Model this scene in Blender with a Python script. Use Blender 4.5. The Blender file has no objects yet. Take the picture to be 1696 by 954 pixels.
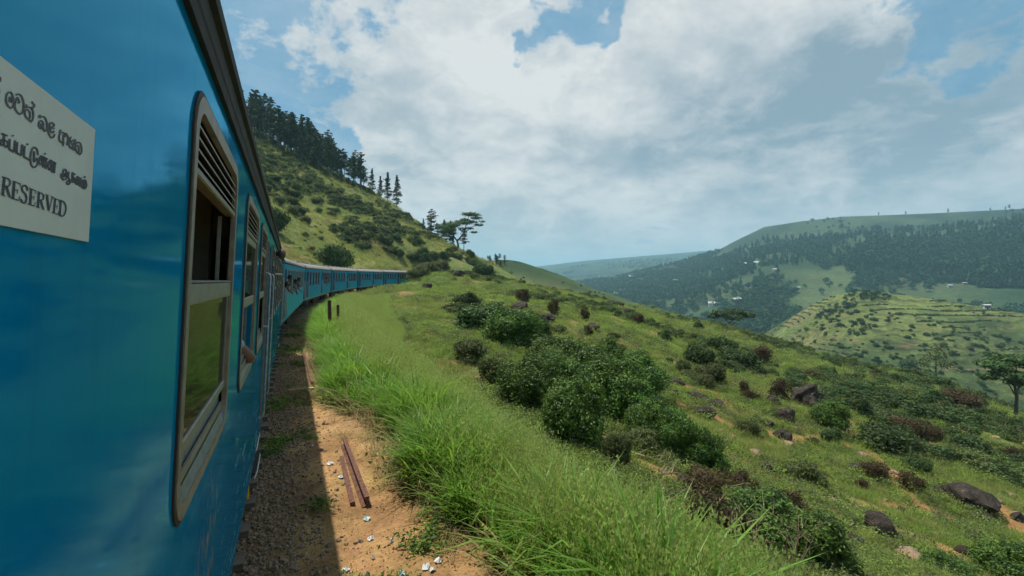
import bpy, math, random
import numpy as np
from mathutils import Vector, Matrix
from mathutils.geometry import tessellate_polygon
random.seed(7); rng = np.random.default_rng(11)
SC = bpy.context.scene
COL = SC.collection

# ------------------------------------------------------------------ camera
ZC = 3.0; FPX = 754.0; YAW = math.radians(26.0); HOR = 465.0
cam_d = bpy.data.cameras.new('camera'); cam = bpy.data.objects.new('camera', cam_d); COL.objects.link(cam)
cam.location = (0, 0, ZC); cam.rotation_euler = (math.radians(90), 0, -YAW)
cam_d.sensor_width = 36.0; cam_d.lens = FPX / 1696 * 36.0
cam_d.shift_y = -(477 - HOR) / 1696
cam_d.clip_start = 0.02; cam_d.clip_end = 60000
SC.camera = cam
SUNV = Vector((-0.174, 0.34, 1.0)).normalized()      # towards the sun
SUN_EL = math.asin(SUNV.z); SUN_AZ = math.atan2(SUNV.x, SUNV.y)

def ray(px, py):
    a = (px - 848) / FPX; b = -(py - HOR) / FPX
    return np.array((a * math.cos(YAW) + math.sin(YAW), -a * math.sin(YAW) + math.cos(YAW), b))
def up(px, py, depth):
    r = ray(px, py) * depth
    return (r[0], r[1], r[2] + ZC)

# ------------------------------------------------------------------ world: Nishita sky with cumulus
wd = bpy.data.worlds.new('World'); SC.world = wd; wd.use_nodes = True
nt = wd.node_tree; nt.nodes.clear()
def N(t, **k):
    n = nt.nodes.new(t)
    for a, b in k.items(): setattr(n, a, b)
    return n
def setin(n, i, v):
    if isinstance(v, bpy.types.NodeSocket): n.id_data.links.new(v, n.inputs[i])
    else: n.inputs[i].default_value = v
def math_(op, a, b=0.0, c=0.0, clamp=False):
    n = N('ShaderNodeMath', operation=op, use_clamp=clamp); setin(n, 0, a); setin(n, 1, b)
    if op in ('MULTIPLY_ADD',): setin(n, 2, c)
    return n.outputs[0]
def mrange(v, a, b, c=0.0, d=1.0, smooth=True):
    n = N('ShaderNodeMapRange', interpolation_type='SMOOTHSTEP' if smooth else 'LINEAR'); setin(n, 0, v)
    for i, x in enumerate((a, b, c, d)): setin(n, i + 1, x)
    return n.outputs[0]
def mixc(f, a, b, mode='MIX'):
    n = N('ShaderNodeMix', data_type='RGBA', blend_type=mode); setin(n, 0, f)
    setin(n, 6, a if isinstance(a, bpy.types.NodeSocket) else (*a, 1)); setin(n, 7, b if isinstance(b, bpy.types.NodeSocket) else (*b, 1))
    return n.outputs[2]
SKY = 0.10
sky = N('ShaderNodeTexSky', sky_type='NISHITA', sun_disc=False)
sky.sun_elevation = SUN_EL; sky.sun_rotation = SUN_AZ; sky.altitude = 1200; sky.air_density = 1.0; sky.dust_density = 1.2; sky.ozone_density = 2.0
tc = N('ShaderNodeTexCoord'); D0 = tc.outputs['Generated']
nrm = N('ShaderNodeVectorMath', operation='NORMALIZE'); setin(nrm, 0, D0); DIR = nrm.outputs[0]
sep = N('ShaderNodeSeparateXYZ'); setin(sep, 0, DIR)
zz = math_('MAXIMUM', sep.outputs[2], 0.0)
den = math_('ADD', zz, 0.28)
px_ = math_('DIVIDE', sep.outputs[0], den); py_ = math_('DIVIDE', sep.outputs[1], den)
cmb = N('ShaderNodeCombineXYZ'); setin(cmb, 0, px_); setin(cmb, 1, py_); setin(cmb, 2, 0.37)
def noise(vec, scale, detail, rough=0.55, dist=0.0, off=(0, 0, 0)):
    va = N('ShaderNodeVectorMath', operation='ADD'); setin(va, 0, vec); setin(va, 1, off)
    n = N('ShaderNodeTexNoise'); setin(n, 'Vector', va.outputs[0]); n.inputs['Scale'].default_value = scale
    n.inputs['Detail'].default_value = detail; n.inputs['Roughness'].default_value = rough; n.inputs['Distortion'].default_value = dist
    return n.outputs['Fac']
wn = N('ShaderNodeTexNoise'); setin(wn, 'Vector', DIR); wn.inputs['Scale'].default_value = 5.0; wn.inputs['Detail'].default_value = 5; wn.inputs['Roughness'].default_value = .6
wsub = N('ShaderNodeVectorMath', operation='SUBTRACT'); setin(wsub, 0, wn.outputs['Color']); setin(wsub, 1, (.5, .5, .5))
wsc = N('ShaderNodeVectorMath', operation='SCALE'); setin(wsc, 0, wsub.outputs[0]); wsc.inputs['Scale'].default_value = .42
wad = N('ShaderNodeVectorMath', operation='ADD'); setin(wad, 0, DIR); setin(wad, 1, wsc.outputs[0])
wno = N('ShaderNodeVectorMath', operation='NORMALIZE'); setin(wno, 0, wad.outputs[0]); DIRW = wno.outputs[0]
def bump_dir(px, py, deg, amp):
    r = ray(px, py); r = r / np.linalg.norm(r)
    d = N('ShaderNodeVectorMath', operation='DOT_PRODUCT'); setin(d, 0, DIRW); setin(d, 1, tuple(r))
    return mrange(d.outputs['Value'], math.cos(math.radians(deg)), 1.0, 0.0, amp)
big = noise(cmb.outputs[0], 1.7, 9, 0.60, 0.35, (1.3, 0.4, 0))
fine = noise(cmb.outputs[0], 7.5, 7, 0.62, 0.35, (4.2, 1.1, 0))
cov = math_('ADD', math_('MULTIPLY_ADD', big, 1.35, -0.42), math_('MULTIPLY', fine, 0.52))
for (x, y, dg, am) in ((1280, 90, 28, .24), (800, 90, 19, .26), (820, 260, 20, .24), (1500, 140, 26, .22), (1100, 260, 24, .20), (650, 270, 9, .12), (880, 380, 16, .10),
                       (935, 125, 8.0, -.30), (945, 55, 7.0, -.24), (1080, -20, 9.0, -.34), (690, 190, 11, -.16), (420, 160, 18, -.12), (560, 130, 13, -.07), (1600, -80, 9, -.18), (1510, 20, 5, -.10)):
    cov = math_('ADD', cov, bump_dir(x, y, dg, am))
dens = mrange(cov, 0.46, 0.63)
thin = mrange(noise(cmb.outputs[0], 1.1, 7, 0.6, 0.6, (7, 3, 0)), 0.32, 0.72, 0.04, 0.56)
dens = math_('MAXIMUM', dens, thin)
# light and shade within the clouds
sh = noise(cmb.outputs[0], 2.3, 7, 0.55, 0.3, (1.45, 0.62, 0))
shade = math_('ADD', mrange(math_('ADD', math_('MULTIPLY', sh, .65), math_('MULTIPLY', fine, .35)), 0.36, 0.62, 0.0, 0.62), math_('MULTIPLY', mrange(cov, 0.60, 0.86), 0.12))
for (x, y, dg, am) in ((1230, 195, 13, .30), (1420, 180, 12, .28), (1640, 160, 15, .30), (1080, 205, 8, .10), (1180, 300, 14, -.10), (1500, 300, 14, -.06), (1390, 40, 9, .05), (1240, 45, 12, -.25), (830, 60, 12, -.22), (1060, 110, 10, -.25), (800, 180, 12, -.15)):
    shade = math_('ADD', shade, bump_dir(x, y, dg, am))
shade = math_('MINIMUM', math_('MAXIMUM', shade, 0.0), 1.0)
CL = 1.0 / SKY
ccol = mixc(shade, tuple(CL * v for v in (.67, .69, .69)), tuple(CL * v for v in (.225, .32, .395)))
skyb = mixc(0.78, sky.outputs[0], tuple(CL * v for v in (.045, .27, .47)))
base = mixc(dens, skyb, ccol)
# pale air and small cloud banks towards the horizon
lowb = mrange(sep.outputs[2], -0.02, 0.26, 0.80, 0.0)
hz = mixc(lowb, base, tuple(CL * v for v in (.45, .54, .59)))
pf = math_('MULTIPLY', mrange(noise(DIR, 9.0, 7, 0.55, 0.2, (3, 1, 2)), 0.55, 0.70), mrange(sep.outputs[2], 0.03, 0.11))
pf = math_('MULTIPLY', pf, mrange(sep.outputs[2], 0.12, 0.28, 1.0, 0.0))
hz = mixc(math_('MULTIPLY', pf, 0.65), hz, tuple(CL * v for v in (.66, .67, .67)))
bg = N('ShaderNodeBackground'); setin(bg, 0, hz); bg.inputs[1].default_value = SKY
wo = N('ShaderNodeOutputWorld'); nt.links.new(bg.outputs[0], wo.inputs[0])
wd.cycles.sampling_method = 'MANUAL'; wd.cycles.sample_map_resolution = 512

sun_d = bpy.data.lights.new('sun', 'SUN'); sun_d.energy = 5.0; sun_d.angle = math.radians(0.7); sun_d.color = (1.0, 0.93, 0.80)
sun = bpy.data.objects.new('sun', sun_d); COL.objects.link(sun)
sun.rotation_euler = SUNV.to_track_quat('Z', 'Y').to_euler(); sun.location = (-30, 40, 120)

SC.render.engine = 'CYCLES'
SC.view_settings.view_transform = 'Standard'; SC.view_settings.look = 'None'
SC.view_settings.exposure = 0.2; SC.view_settings.gamma = 1.0; SC.view_settings.use_curve_mapping = False
cy = SC.cycles; cy.use_denoising = True; cy.max_bounces = 4; cy.diffuse_bounces = 2; cy.glossy_bounces = 3; cy.transmission_bounces = 3
cy.volume_bounces = 1; cy.transparent_max_bounces = 12; cy.caustics_reflective = False; cy.caustics_refractive = False
cy.use_adaptive_sampling = True; cy.adaptive_threshold = 0.03

# ------------------------------------------------------------------ helpers
def tag(o, label=None, cat=None, group=None, kind=None):
    if label: o['label'] = label
    if cat: o['category'] = cat
    if group: o['group'] = group
    if kind: o['kind'] = kind
    return o
def link(name, me, mat=None, parent=None):
    o = bpy.data.objects.new(name, me); COL.objects.link(o)
    if mat is not None and not me.materials: me.materials.append(mat)
    if parent is not None: o.parent = parent
    return o
def empty(name, loc=(0, 0, 0), rz=0.0):
    o = bpy.data.objects.new(name, None); COL.objects.link(o); o.location = loc; o.rotation_euler = (0, 0, rz); o.empty_display_size = 0.2
    return o
def np_mesh(name, V, F, mat=None, attrs=None, smooth=False):
    V = np.ascontiguousarray(V, dtype=np.float32); F = np.ascontiguousarray(F, dtype=np.int32)
    me = bpy.data.meshes.new(name); me.vertices.add(len(V)); me.vertices.foreach_set('co', V.ravel())
    if len(F):
        k = F.shape[1]
        me.loops.add(F.size); me.loops.foreach_set('vertex_index', F.ravel())
        me.polygons.add(len(F)); me.polygons.foreach_set('loop_start', np.arange(len(F), dtype=np.int32) * k)
        me.polygons.foreach_set('use_smooth', np.full(len(F), smooth))
    for nm, (ty, arr) in (attrs or {}).items():
        a = me.attributes.new(nm, ty, 'POINT')
        arr = np.ascontiguousarray(arr, dtype=np.int32 if ty == 'INT' else np.float32)
        a.data.foreach_set({'FLOAT': 'value', 'INT': 'value', 'FLOAT_VECTOR': 'vector', 'FLOAT_COLOR': 'color'}[ty], arr.ravel())
    me.update(calc_edges=True); me.validate()
    if mat is not None: me.materials.append(mat)
    return me
class MB:
    """collects boxes, tubes, polygons into one mesh"""
    def __init__(s): s.v = []; s.f = []; s.sm = []
    def add(s, V, F, smooth=False):
        o = len(s.v); s.v += [tuple(map(float, p)) for p in V]; s.f += [tuple(i + o for i in f) for f in F]; s.sm += [smooth] * len(F); return s
    def box(s, x0, x1, y0, y1, z0, z1):
        V = [(x, y, z) for x in (x0, x1) for y in (y0, y1) for z in (z0, z1)]
        return s.add(V, [(0, 1, 3, 2), (4, 6, 7, 5), (0, 4, 5, 1), (2, 3, 7, 6), (0, 2, 6, 4), (1, 5, 7, 3)])
    def bbox(s, x0, x1, y0, y1, z0, z1, b=.01):
        """box with chamfered edges running along y"""
        P = [(x0 + b, z0), (x1 - b, z0), (x1, z0 + b), (x1, z1 - b), (x1 - b, z1), (x0 + b, z1), (x0, z1 - b), (x0, z0 + b)]
        V = [(p[0], y, p[1]) for y in (y0, y1) for p in P]
        return s.add(V, [tuple(range(8)), tuple(range(15, 7, -1))] + [(i, 8 + i, 8 + (i + 1) % 8, (i + 1) % 8) for i in range(8)])
    def tube(s, pts, rad, seg=8, cap=True):
        pts = [Vector(p) for p in pts]; n = len(pts); rad = rad if hasattr(rad, '__len__') else [rad] * n
        V = []; u = None
        for i, p in enumerate(pts):
            t = (pts[min(i + 1, n - 1)] - pts[max(i - 1, 0)]).normalized()
            if u is None: u = t.orthogonal().normalized()
            u = (u - t * u.dot(t)).normalized(); w = t.cross(u)
            V += [p + (u * math.cos(2 * math.pi * k / seg) + w * math.sin(2 * math.pi * k / seg)) * rad[i] for k in range(seg)]
        F = [(i * seg + k, i * seg + (k + 1) % seg, (i + 1) * seg + (k + 1) % seg, (i + 1) * seg + k) for i in range(n - 1) for k in range(seg)]
        s.add(V, F, True)
        if cap: s.add(V[:seg], [tuple(range(seg - 1, -1, -1))]); s.add(V[-seg:], [tuple(range(seg))])
        return s
    def profile_y(s, P, y0, y1, closed=True, smooth=False):
        n = len(P); V = [(p[0], y0, p[1]) for p in P] + [(p[0], y1, p[1]) for p in P]
        s.add(V, [(i, n + i, n + (i + 1) % n, (i + 1) % n) for i in range(n if closed else n - 1)], smooth)
        if closed: s.add(V, [tuple(range(n)), tuple(range(2 * n - 1, n - 1, -1))])
        return s
    def disc_x(s, x0, x1, cy_, cz, r, seg=20):
        V = [(x, cy_ + r * math.cos(2 * math.pi * k / seg), cz + r * math.sin(2 * math.pi * k / seg)) for x in (x0, x1) for k in range(seg)]
        return s.add(V, [tuple(range(seg)), tuple(range(2 * seg - 1, seg - 1, -1))] + [(k, (k + 1) % seg, seg + (k + 1) % seg, seg + k) for k in range(seg)])
    def mesh(s, name, mat=None):
        me = bpy.data.meshes.new(name); me.from_pydata(s.v, [], s.f); me.polygons.foreach_set('use_smooth', s.sm); me.update()
        if mat is not None: me.materials.append(mat)
        return me
    def build(s, name, mat, parent=None): return link(name, s.mesh(name, mat), None, parent)

# ------------------------------------------------------------------ materials
def new_mat(name):
    global nt
    m = bpy.data.materials.new(name); m.use_nodes = True; nt = m.node_tree; nt.nodes.clear()
    out = N('ShaderNodeOutputMaterial'); return m, out
def principled(col, rough=.6, metal=0.0, spec=.5, **k):
    b = N('ShaderNodeBsdfPrincipled'); setin(b, 'Base Color', col if isinstance(col, bpy.types.NodeSocket) else (*col, 1))
    setin(b, 'Roughness', rough); setin(b, 'Metallic', metal); setin(b, 'Specular IOR Level', spec)
    for a, v in k.items(): setin(b, a.replace('_', ' '), v)
    return b
def bump(h, strength, dist, node):
    b = N('ShaderNodeBump'); setin(b, 'Height', h); b.inputs['Strength'].default_value = strength; b.inputs['Distance'].default_value = dist
    nt.links.new(b.outputs[0], node.inputs['Normal'])
def objco(): return N('ShaderNodeTexCoord').outputs['Object']
def simple(name, col, rough=.6, metal=0.0, var=.25, scale=6.0, col2=None, spec=.5, bmp=0.0, bd=.005, stretch=None, lo=.35, hi=.7):
    m, out = new_mat(name); v = objco()
    if stretch:
        mp = N('ShaderNodeMapping'); setin(mp, 0, v); mp.inputs['Scale'].default_value = stretch; v = mp.outputs[0]
    f = noise(v, scale, 6, .6)
    c2 = col2 if col2 else tuple(c * (1 - var) for c in col)
    c = mixc(mrange(f, lo, hi), col, c2)
    b = principled(c, rough, metal, spec)
    if bmp: bump(f, bmp, bd, b)
    nt.links.new(b.outputs[0], out.inputs[0]); return m
def leaf_mat(name, c1, c2, rough=.5, trans=.3, spec=.35, vary=.35, tcol=None):
    m, out = new_mat(name)
    at = N('ShaderNodeAttribute', attribute_name='tint'); oi = N('ShaderNodeObjectInfo')
    c = mixc(at.outputs['Fac'], c1, c2)
    hs = N('ShaderNodeHueSaturation'); setin(hs, 'Color', c)
    setin(hs, 'Value', mrange(oi.outputs['Random'], 0, 1, 1 - vary, 1 + vary, False)); setin(hs, 'Hue', mrange(oi.outputs['Random'], 0, 1, .485, .515, False))
    b = principled(hs.outputs[0], rough, 0, spec)
    t = N('ShaderNodeBsdfTranslucent'); setin(t, 0, mixc(.5, hs.outputs[0], tcol or tuple(min(1, 1.6 * x) for x in c2)))
    mx = N('ShaderNodeMixShader'); mx.inputs[0].default_value = trans; nt.links.new(b.outputs[0], mx.inputs[1]); nt.links.new(t.outputs[0], mx.inputs[2])
    nt.links.new(mx.outputs[0], out.inputs[0]); return m
M = {}
# glossy painted steel of the coach, weathered low down
def paint(name, c1, c2, rough, scar=False):
    m, out = new_mat(name); v = objco()
    sp = N('ShaderNodeSeparateXYZ'); setin(sp, 0, v)
    f = noise(v, 1.6, 5, .6); g = noise(v, 22, 5, .65)
    mp = N('ShaderNodeMapping'); setin(mp, 0, v); mp.inputs['Scale'].default_value = (1, 9.0, .8); streak = noise(mp.outputs[0], 2.0, 5, .6)
    mp2 = N('ShaderNodeMapping'); setin(mp2, 0, v); mp2.inputs['Scale'].default_value = (1, .8, 9.0); hstreak = noise(mp2.outputs[0], 2.2, 6, .65)
    c = mixc(mrange(f, .3, .7), c1, c2)
    dirt = math_('MULTIPLY', mrange(sp.outputs[2], 2.5, 1.1, 0, 1, False), mrange(math_('ADD', math_('MULTIPLY', hstreak, .7), math_('MULTIPLY', g, .3)), .48, .68))
    c = mixc(math_('MULTIPLY', dirt, .5), c, (.17, .21, .24))
    c = mixc(math_('MULTIPLY', mrange(streak, .50, .75), .22), c, tuple(.55 * x for x in c1))
    # scraped through to primer in patches
    mp3 = N('ShaderNodeMapping'); setin(mp3, 0, v); mp3.inputs['Scale'].default_value = (1, 2.2, 1.0); sc_ = noise(mp3.outputs[0], 9.0, 6, .7, .4, (3, 2, 7))
    c = mixc(math_('MULTIPLY', mrange(sc_, .72, .76), mrange(sp.outputs[2], 2.6, 1.6, 0, 1, False)), c, (.32, .25, .18))
    if scar:
        y_, z_ = side_s(345, 905); gd = N('ShaderNodeVectorMath', operation='DISTANCE'); mps = N('ShaderNodeMapping'); setin(mps, 0, v); mps.inputs['Scale'].default_value = (0, 1.0, 1.0); setin(gd, 0, mps.outputs[0]); setin(gd, 1, (0, y_, z_))
        mp4 = N('ShaderNodeMapping'); setin(mp4, 0, v); mp4.inputs['Scale'].default_value = (1, 5.0, 1.6); mp4.inputs['Rotation'].default_value = (.5, 0, 0)
        c = mixc(math_('MULTIPLY', mrange(gd.outputs['Value'], .42, .10), mrange(noise(mp4.outputs[0], 5.0, 6, .7, .5), .53, .57)), c, (.42, .31, .20))
    rr = mrange(math_('ADD', math_('MULTIPLY', g, .5), dirt), .2, 1.0, rough, rough + .35, False)
    b = principled(c, .6, 0, 0.0)
    bh = math_('ADD', noise(v, 1.3, 2, .5), math_('MULTIPLY', g, .02))
    bump(bh, .30, .012, b)
    g2 = N('ShaderNodeBsdfGlossy'); g2.inputs[0].default_value = (.20, .66, .97, 1); setin(g2, 'Roughness', rr); nt.links.new(b.inputs['Normal'].links[0].from_socket, g2.inputs['Normal'])
    fr = N('ShaderNodeFresnel'); fr.inputs[0].default_value = 1.55
    mx = N('ShaderNodeMixShader'); setin(mx, 0, math_('MULTIPLY', fr.outputs[0], .95)); nt.links.new(b.outputs[0], mx.inputs[1]); nt.links.new(g2.outputs[0], mx.inputs[2])
    nt.links.new(mx.outputs[0], out.inputs[0]); return m
M['blue2'] = paint('blue_paint_far', (.000, .190, .40), (.000, .235, .43), .30)
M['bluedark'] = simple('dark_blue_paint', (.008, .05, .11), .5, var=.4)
M['frame'] = simple('bronze_aluminium', (.25, .215, .165), .5, .05, .35, 14)
M['rail'] = simple('grey_aluminium', (.27, .26, .22), .45, .3, .25, 16)
M['sill'] = simple('pale_aluminium', (.22, .24, .27), .4, .2, .35, 20)
M['gasket'] = simple('rubber_gasket', (.025, .02, .018), .7)
M['gutter'] = simple('grimy_gutter', (.020, .024, .023), .8, var=.5, scale=10, col2=(.009, .011, .010))
M['roof'] = simple('weathered_roof', (.42, .40, .36), .8, var=.3, scale=2.5, stretch=(1, .4, 1))
M['roof_far'] = simple('pale_roof', (.20, .19, .175), .8, var=.2, scale=1.5)
M['inner'] = simple('interior_panel', (.06, .05, .038), .7)
M['cream'] = simple('cream_laminate', (.42, .37, .27), .55)
M['seat'] = simple('brown_seat', (.05, .03, .022), .7)
M['sign'] = simple('painted_plate', (.60, .62, .58), .55, var=.14, scale=5, bmp=.05)
M['ink'] = simple('ink', (.012, .012, .03), .5)
M['steel'] = simple('worn_steel', (.42, .43, .44), .4, .6, .4, 18)
M['darksteel'] = simple('grimy_steel', (.03, .028, .026), .75, .2, .5, 9)
M['rust'] = simple('rusty_steel', (.16, .065, .04), .85, .1, .5, 14, col2=(.055, .026, .02), bmp=.3, bd=.004)
M['solebar'] = simple('brown_solebar', (.10, .075, .05), .8, 0, .4, 8)
M['yellow'] = simple('yellow_paint', (.55, .33, .02), .6)
M['brownframe'] = simple('brown_timber', (.24, .075, .035), .7, 0, .4, 8)
M['dark'] = simple('dark_void', (.010, .010, .010), .9)
M['lampglass'] = simple('amber_brown_lamp', (.10, .055, .03), .35)
M['sleeper'] = simple('weathered_sleeper', (.17, .14, .11), .9, 0, .5, 7, bmp=.4, bd=.006, stretch=(.6, 4, 4))
M['timber'] = simple('pale_timber', (.48, .33, .17), .85, 0, .3, 8, stretch=(.5, 4, 4))  # only for the pale board that stands in for a sunlit strip
M['stone'] = simple('ballast_stone', (.30, .21, .135), .95, 0, .5, 3, col2=(.10, .072, .05))
M['pebble'] = simple('orange_pebble', (.38, .24, .12), .95, 0, .5, 9, col2=(.19, .11, .055))
M['litter'] = simple('white_plastic', (.72, .73, .75), .5, 0, .15, 20)
M['litterblue'] = simple('pale_blue_paper', (.50, .68, .74), .6, 0, .15, 20)
M['bark'] = simple('grey_bark', (.11, .085, .065), .95, 0, .5, 5, bmp=.4, bd=.02)
M['deadwood'] = simple('bleached_wood', (.36, .27, .19), .95, 0, .5, 8, col2=(.14, .09, .06))
M['skin'] = simple('brown_skin', (.17, .085, .055), .55, 0, .15, 20)
M['hair'] = simple('black_hair', (.012, .010, .010), .6)
def rock_mat(name, c1, c2, c3):
    m, out = new_mat(name); v = objco(); f = noise(v, 1.8, 8, .65); g = noise(v, 9, 6, .7)
    c = mixc(mrange(f, .35, .65), c1, c2); c = mixc(math_('MULTIPLY', mrange(g, .56, .68), .7), c, c3)
    b = principled(c, .95, 0, .25); bump(math_('ADD', f, math_('MULTIPLY', g, .6)), 1.0, .16, b); nt.links.new(b.outputs[0], out.inputs[0]); return m
M['boulder'] = rock_mat('dark_gneiss', (.028, .022, .018), (.060, .048, .040), (.20, .175, .15))
M['palerock'] = rock_mat('pale_rock', (.34, .22, .14), (.24, .18, .13), (.50, .42, .34))
def glass(name, tint, refl=1.0):
    m, out = new_mat(name); t = N('ShaderNodeBsdfTransparent'); t.inputs[0].default_value = (*tint, 1)
    g = N('ShaderNodeBsdfGlossy'); g.inputs['Roughness'].default_value = .03; g.inputs[0].default_value = (.50, .52, .47, 1)
    fr = N('ShaderNodeFresnel'); fr.inputs[0].default_value = 1.55
    d = N('ShaderNodeBsdfDiffuse'); d.inputs[0].default_value = (.10, .10, .075, 1)
    m1 = N('ShaderNodeMixShader'); m1.inputs[0].default_value = .45; nt.links.new(t.outputs[0], m1.inputs[1]); nt.links.new(d.outputs[0], m1.inputs[2])
    mx = N('ShaderNodeMixShader'); setin(mx, 0, math_('MULTIPLY', fr.outputs[0], refl * .85)); nt.links.new(m1.outputs[0], mx.inputs[1]); nt.links.new(g.outputs[0], mx.inputs[2])
    nt.links.new(mx.outputs[0], out.inputs[0]); return m
M['glass'] = glass('dusty_window_glass', (.30, .31, .27))
# ground: albedo painted per vertex by what grows there and, far off, by cloud shade, with fine procedural grain
def ground_mat(name, s1, s2, bs, bd, terr=False):
    m, out = new_mat(name); v = objco()
    at = N('ShaderNodeAttribute', attribute_name='albedo')
    f = noise(v, s1, 8, .65); g = noise(v, s2, 8, .75)
    hs = N('ShaderNodeHueSaturation'); setin(hs, 'Color', at.outputs['Color'])
    setin(hs, 'Value', math_('MULTIPLY', mrange(f, .25, .75, .60, 1.40, False), mrange(g, .3, .7, .62, 1.38, False)))
    setin(hs, 'Hue', mrange(noise(v, s1 * .6, 4, .6, 0, (9, 9, 9)), .3, .7, .488, .512, False))
    cc = hs.outputs[0]
    if terr:                                      # hedge rows and earth paths that follow the contours of the tea hill
        sp = N('ShaderNodeSeparateXYZ'); setin(sp, 0, v); zw = math_('ADD', sp.outputs[2], math_('MULTIPLY', noise(v, .02, 5, .6), 22.0))
        def line(per, a_, b_): return mrange(math_('ABSOLUTE', math_('SUBTRACT', math_('FRACT', math_('DIVIDE', zw, per)), .5)), a_, b_)
        hedge = math_('MULTIPLY', math_('MULTIPLY', line(2.9, .28, .45), mrange(noise(v, .05, 4, .6, 0, (5, 5, 5)), .42, .58)), at.outputs['Alpha'])
        cc = mixc(math_('MULTIPLY', hedge, .6), cc, (.020, .032, .014))
        track = math_('MULTIPLY', math_('MULTIPLY', line(11.6, .455, .485), mrange(noise(v, .03, 3, .6, 0, (2, 8, 1)), .47, .56)), at.outputs['Alpha'])
        cc = mixc(math_('MULTIPLY', track, .6), cc, (.24, .15, .085))
    b = principled(cc, .95, 0, .15); bump(math_('ADD', f, math_('MULTIPLY', g, .5)), bs, bd, b)
    nt.links.new(b.outputs[0], out.inputs[0]); return m
M['ground'] = ground_mat('soil_and_turf', 1.7, 22, .9, .05)
M['far'] = ground_mat('distant_fields', .02, .16, .8, 4.0, True)
M['leafA'] = leaf_mat('glossy_leaves', (.015, .046, .008), (.108, .200, .030), .5, .16, .25, .22)
M['leafB'] = leaf_mat('olive_leaves', (.045, .070, .018), (.120, .150, .045), .55, .3, .3, .3)
M['leafD'] = leaf_mat('dark_scrub_leaves', (.030, .062, .020), (.085, .135, .042), .6, .25, .2, .35)
M['leafR'] = leaf_mat('dry_reddish_leaves', (.040, .028, .018), (.095, .068, .038), .8, .2, .15, .3)
M['pine'] = leaf_mat('pine_needles', (.018, .042, .020), (.048, .085, .034), .6, .18, .25, .25)
M['fartree'] = leaf_mat('distant_foliage', (.014, .044, .018), (.046, .094, .032), .7, .12, .15, .4)
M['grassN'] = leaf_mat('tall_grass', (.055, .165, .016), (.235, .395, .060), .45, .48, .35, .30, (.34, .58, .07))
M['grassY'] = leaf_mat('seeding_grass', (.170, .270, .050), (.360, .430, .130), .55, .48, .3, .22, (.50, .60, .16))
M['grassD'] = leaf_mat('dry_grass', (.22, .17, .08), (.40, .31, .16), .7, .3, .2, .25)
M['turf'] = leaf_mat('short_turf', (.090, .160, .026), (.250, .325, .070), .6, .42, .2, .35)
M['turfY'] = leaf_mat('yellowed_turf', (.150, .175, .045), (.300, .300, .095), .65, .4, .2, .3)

# ------------------------------------------------------------------ track line and terrain
X0 = -1.825; S0 = 18.0; RAD = 190.0; AM = 1.05; CANT = 0.045
CX = X0 + RAD
def pt(s, n=0.0):
    if s <= S0: return (X0 + n, s, 0.0)
    a = min((s - S0) / RAD, AM); r = RAD - n
    x = CX - r * math.cos(a); y = S0 + r * math.sin(a)
    e = s - S0 - a * RAD
    return (x + e * math.sin(a), y + e * math.cos(a), a)
def tf(x, y):
    x = np.asarray(x, float); y = np.asarray(y, float)
    dx = CX - x; dy = y - S0
    a = np.arctan2(dy, dx); r = np.hypot(dx, dy)
    s = np.where(dy <= 0, y, S0 + RAD * a); n = np.where(dy <= 0, x - X0, RAD - r)
    ex = x - (CX - RAD * math.cos(AM)); ey = y - (S0 + RAD * math.sin(AM))
    e = ex * math.sin(AM) + ey * math.cos(AM); n2 = ex * math.cos(AM) - ey * math.sin(AM)
    far = (dy > 0) & (a > AM) | ((dx <= 0) & (dy > 0))
    return np.where(far, S0 + RAD * AM + e, s), np.where(far, n2, n)
def zt(s): return 0.0125 * np.log1p(np.exp(np.clip((np.asarray(s, float) - 14) / 3.0, -30, 60))) * 3.0
def _hash(ix, iy, seed):
    h = (ix.astype(np.int64) * 374761393 + iy.astype(np.int64) * 668265263 + seed * 1442695041) & 0xffffffff
    h = ((h ^ (h >> 13)) * 1274126177) & 0xffffffff
    return ((h ^ (h >> 16)) & 0xffff) / 65535.0
def vn(x, y, seed=0):
    ix = np.floor(x); iy = np.floor(y); fx = x - ix; fy = y - iy
    fx = fx * fx * (3 - 2 * fx); fy = fy * fy * (3 - 2 * fy)
    a = _hash(ix, iy, seed); b = _hash(ix + 1, iy, seed); c = _hash(ix, iy + 1, seed); d = _hash(ix + 1, iy + 1, seed)
    return (a * (1 - fx) + b * fx) * (1 - fy) + (c * (1 - fx) + d * fx) * fy
def fbm(x, y, sc, oct=4, seed=0):
    v = 0; a = .5; x = np.asarray(x, float) / sc; y = np.asarray(y, float) / sc; t = 0
    for o in range(oct):
        v = v + a * vn(x + 17.3 * o, y - 9.1 * o, seed + o); t += a; a *= .5; x = x * 2.03; y = y * 2.03
    return v / t
def sst(a, b, x):
    t = np.clip((np.asarray(x, float) - a) / (b - a), 0, 1); return t * t * (3 - 2 * t)
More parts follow.
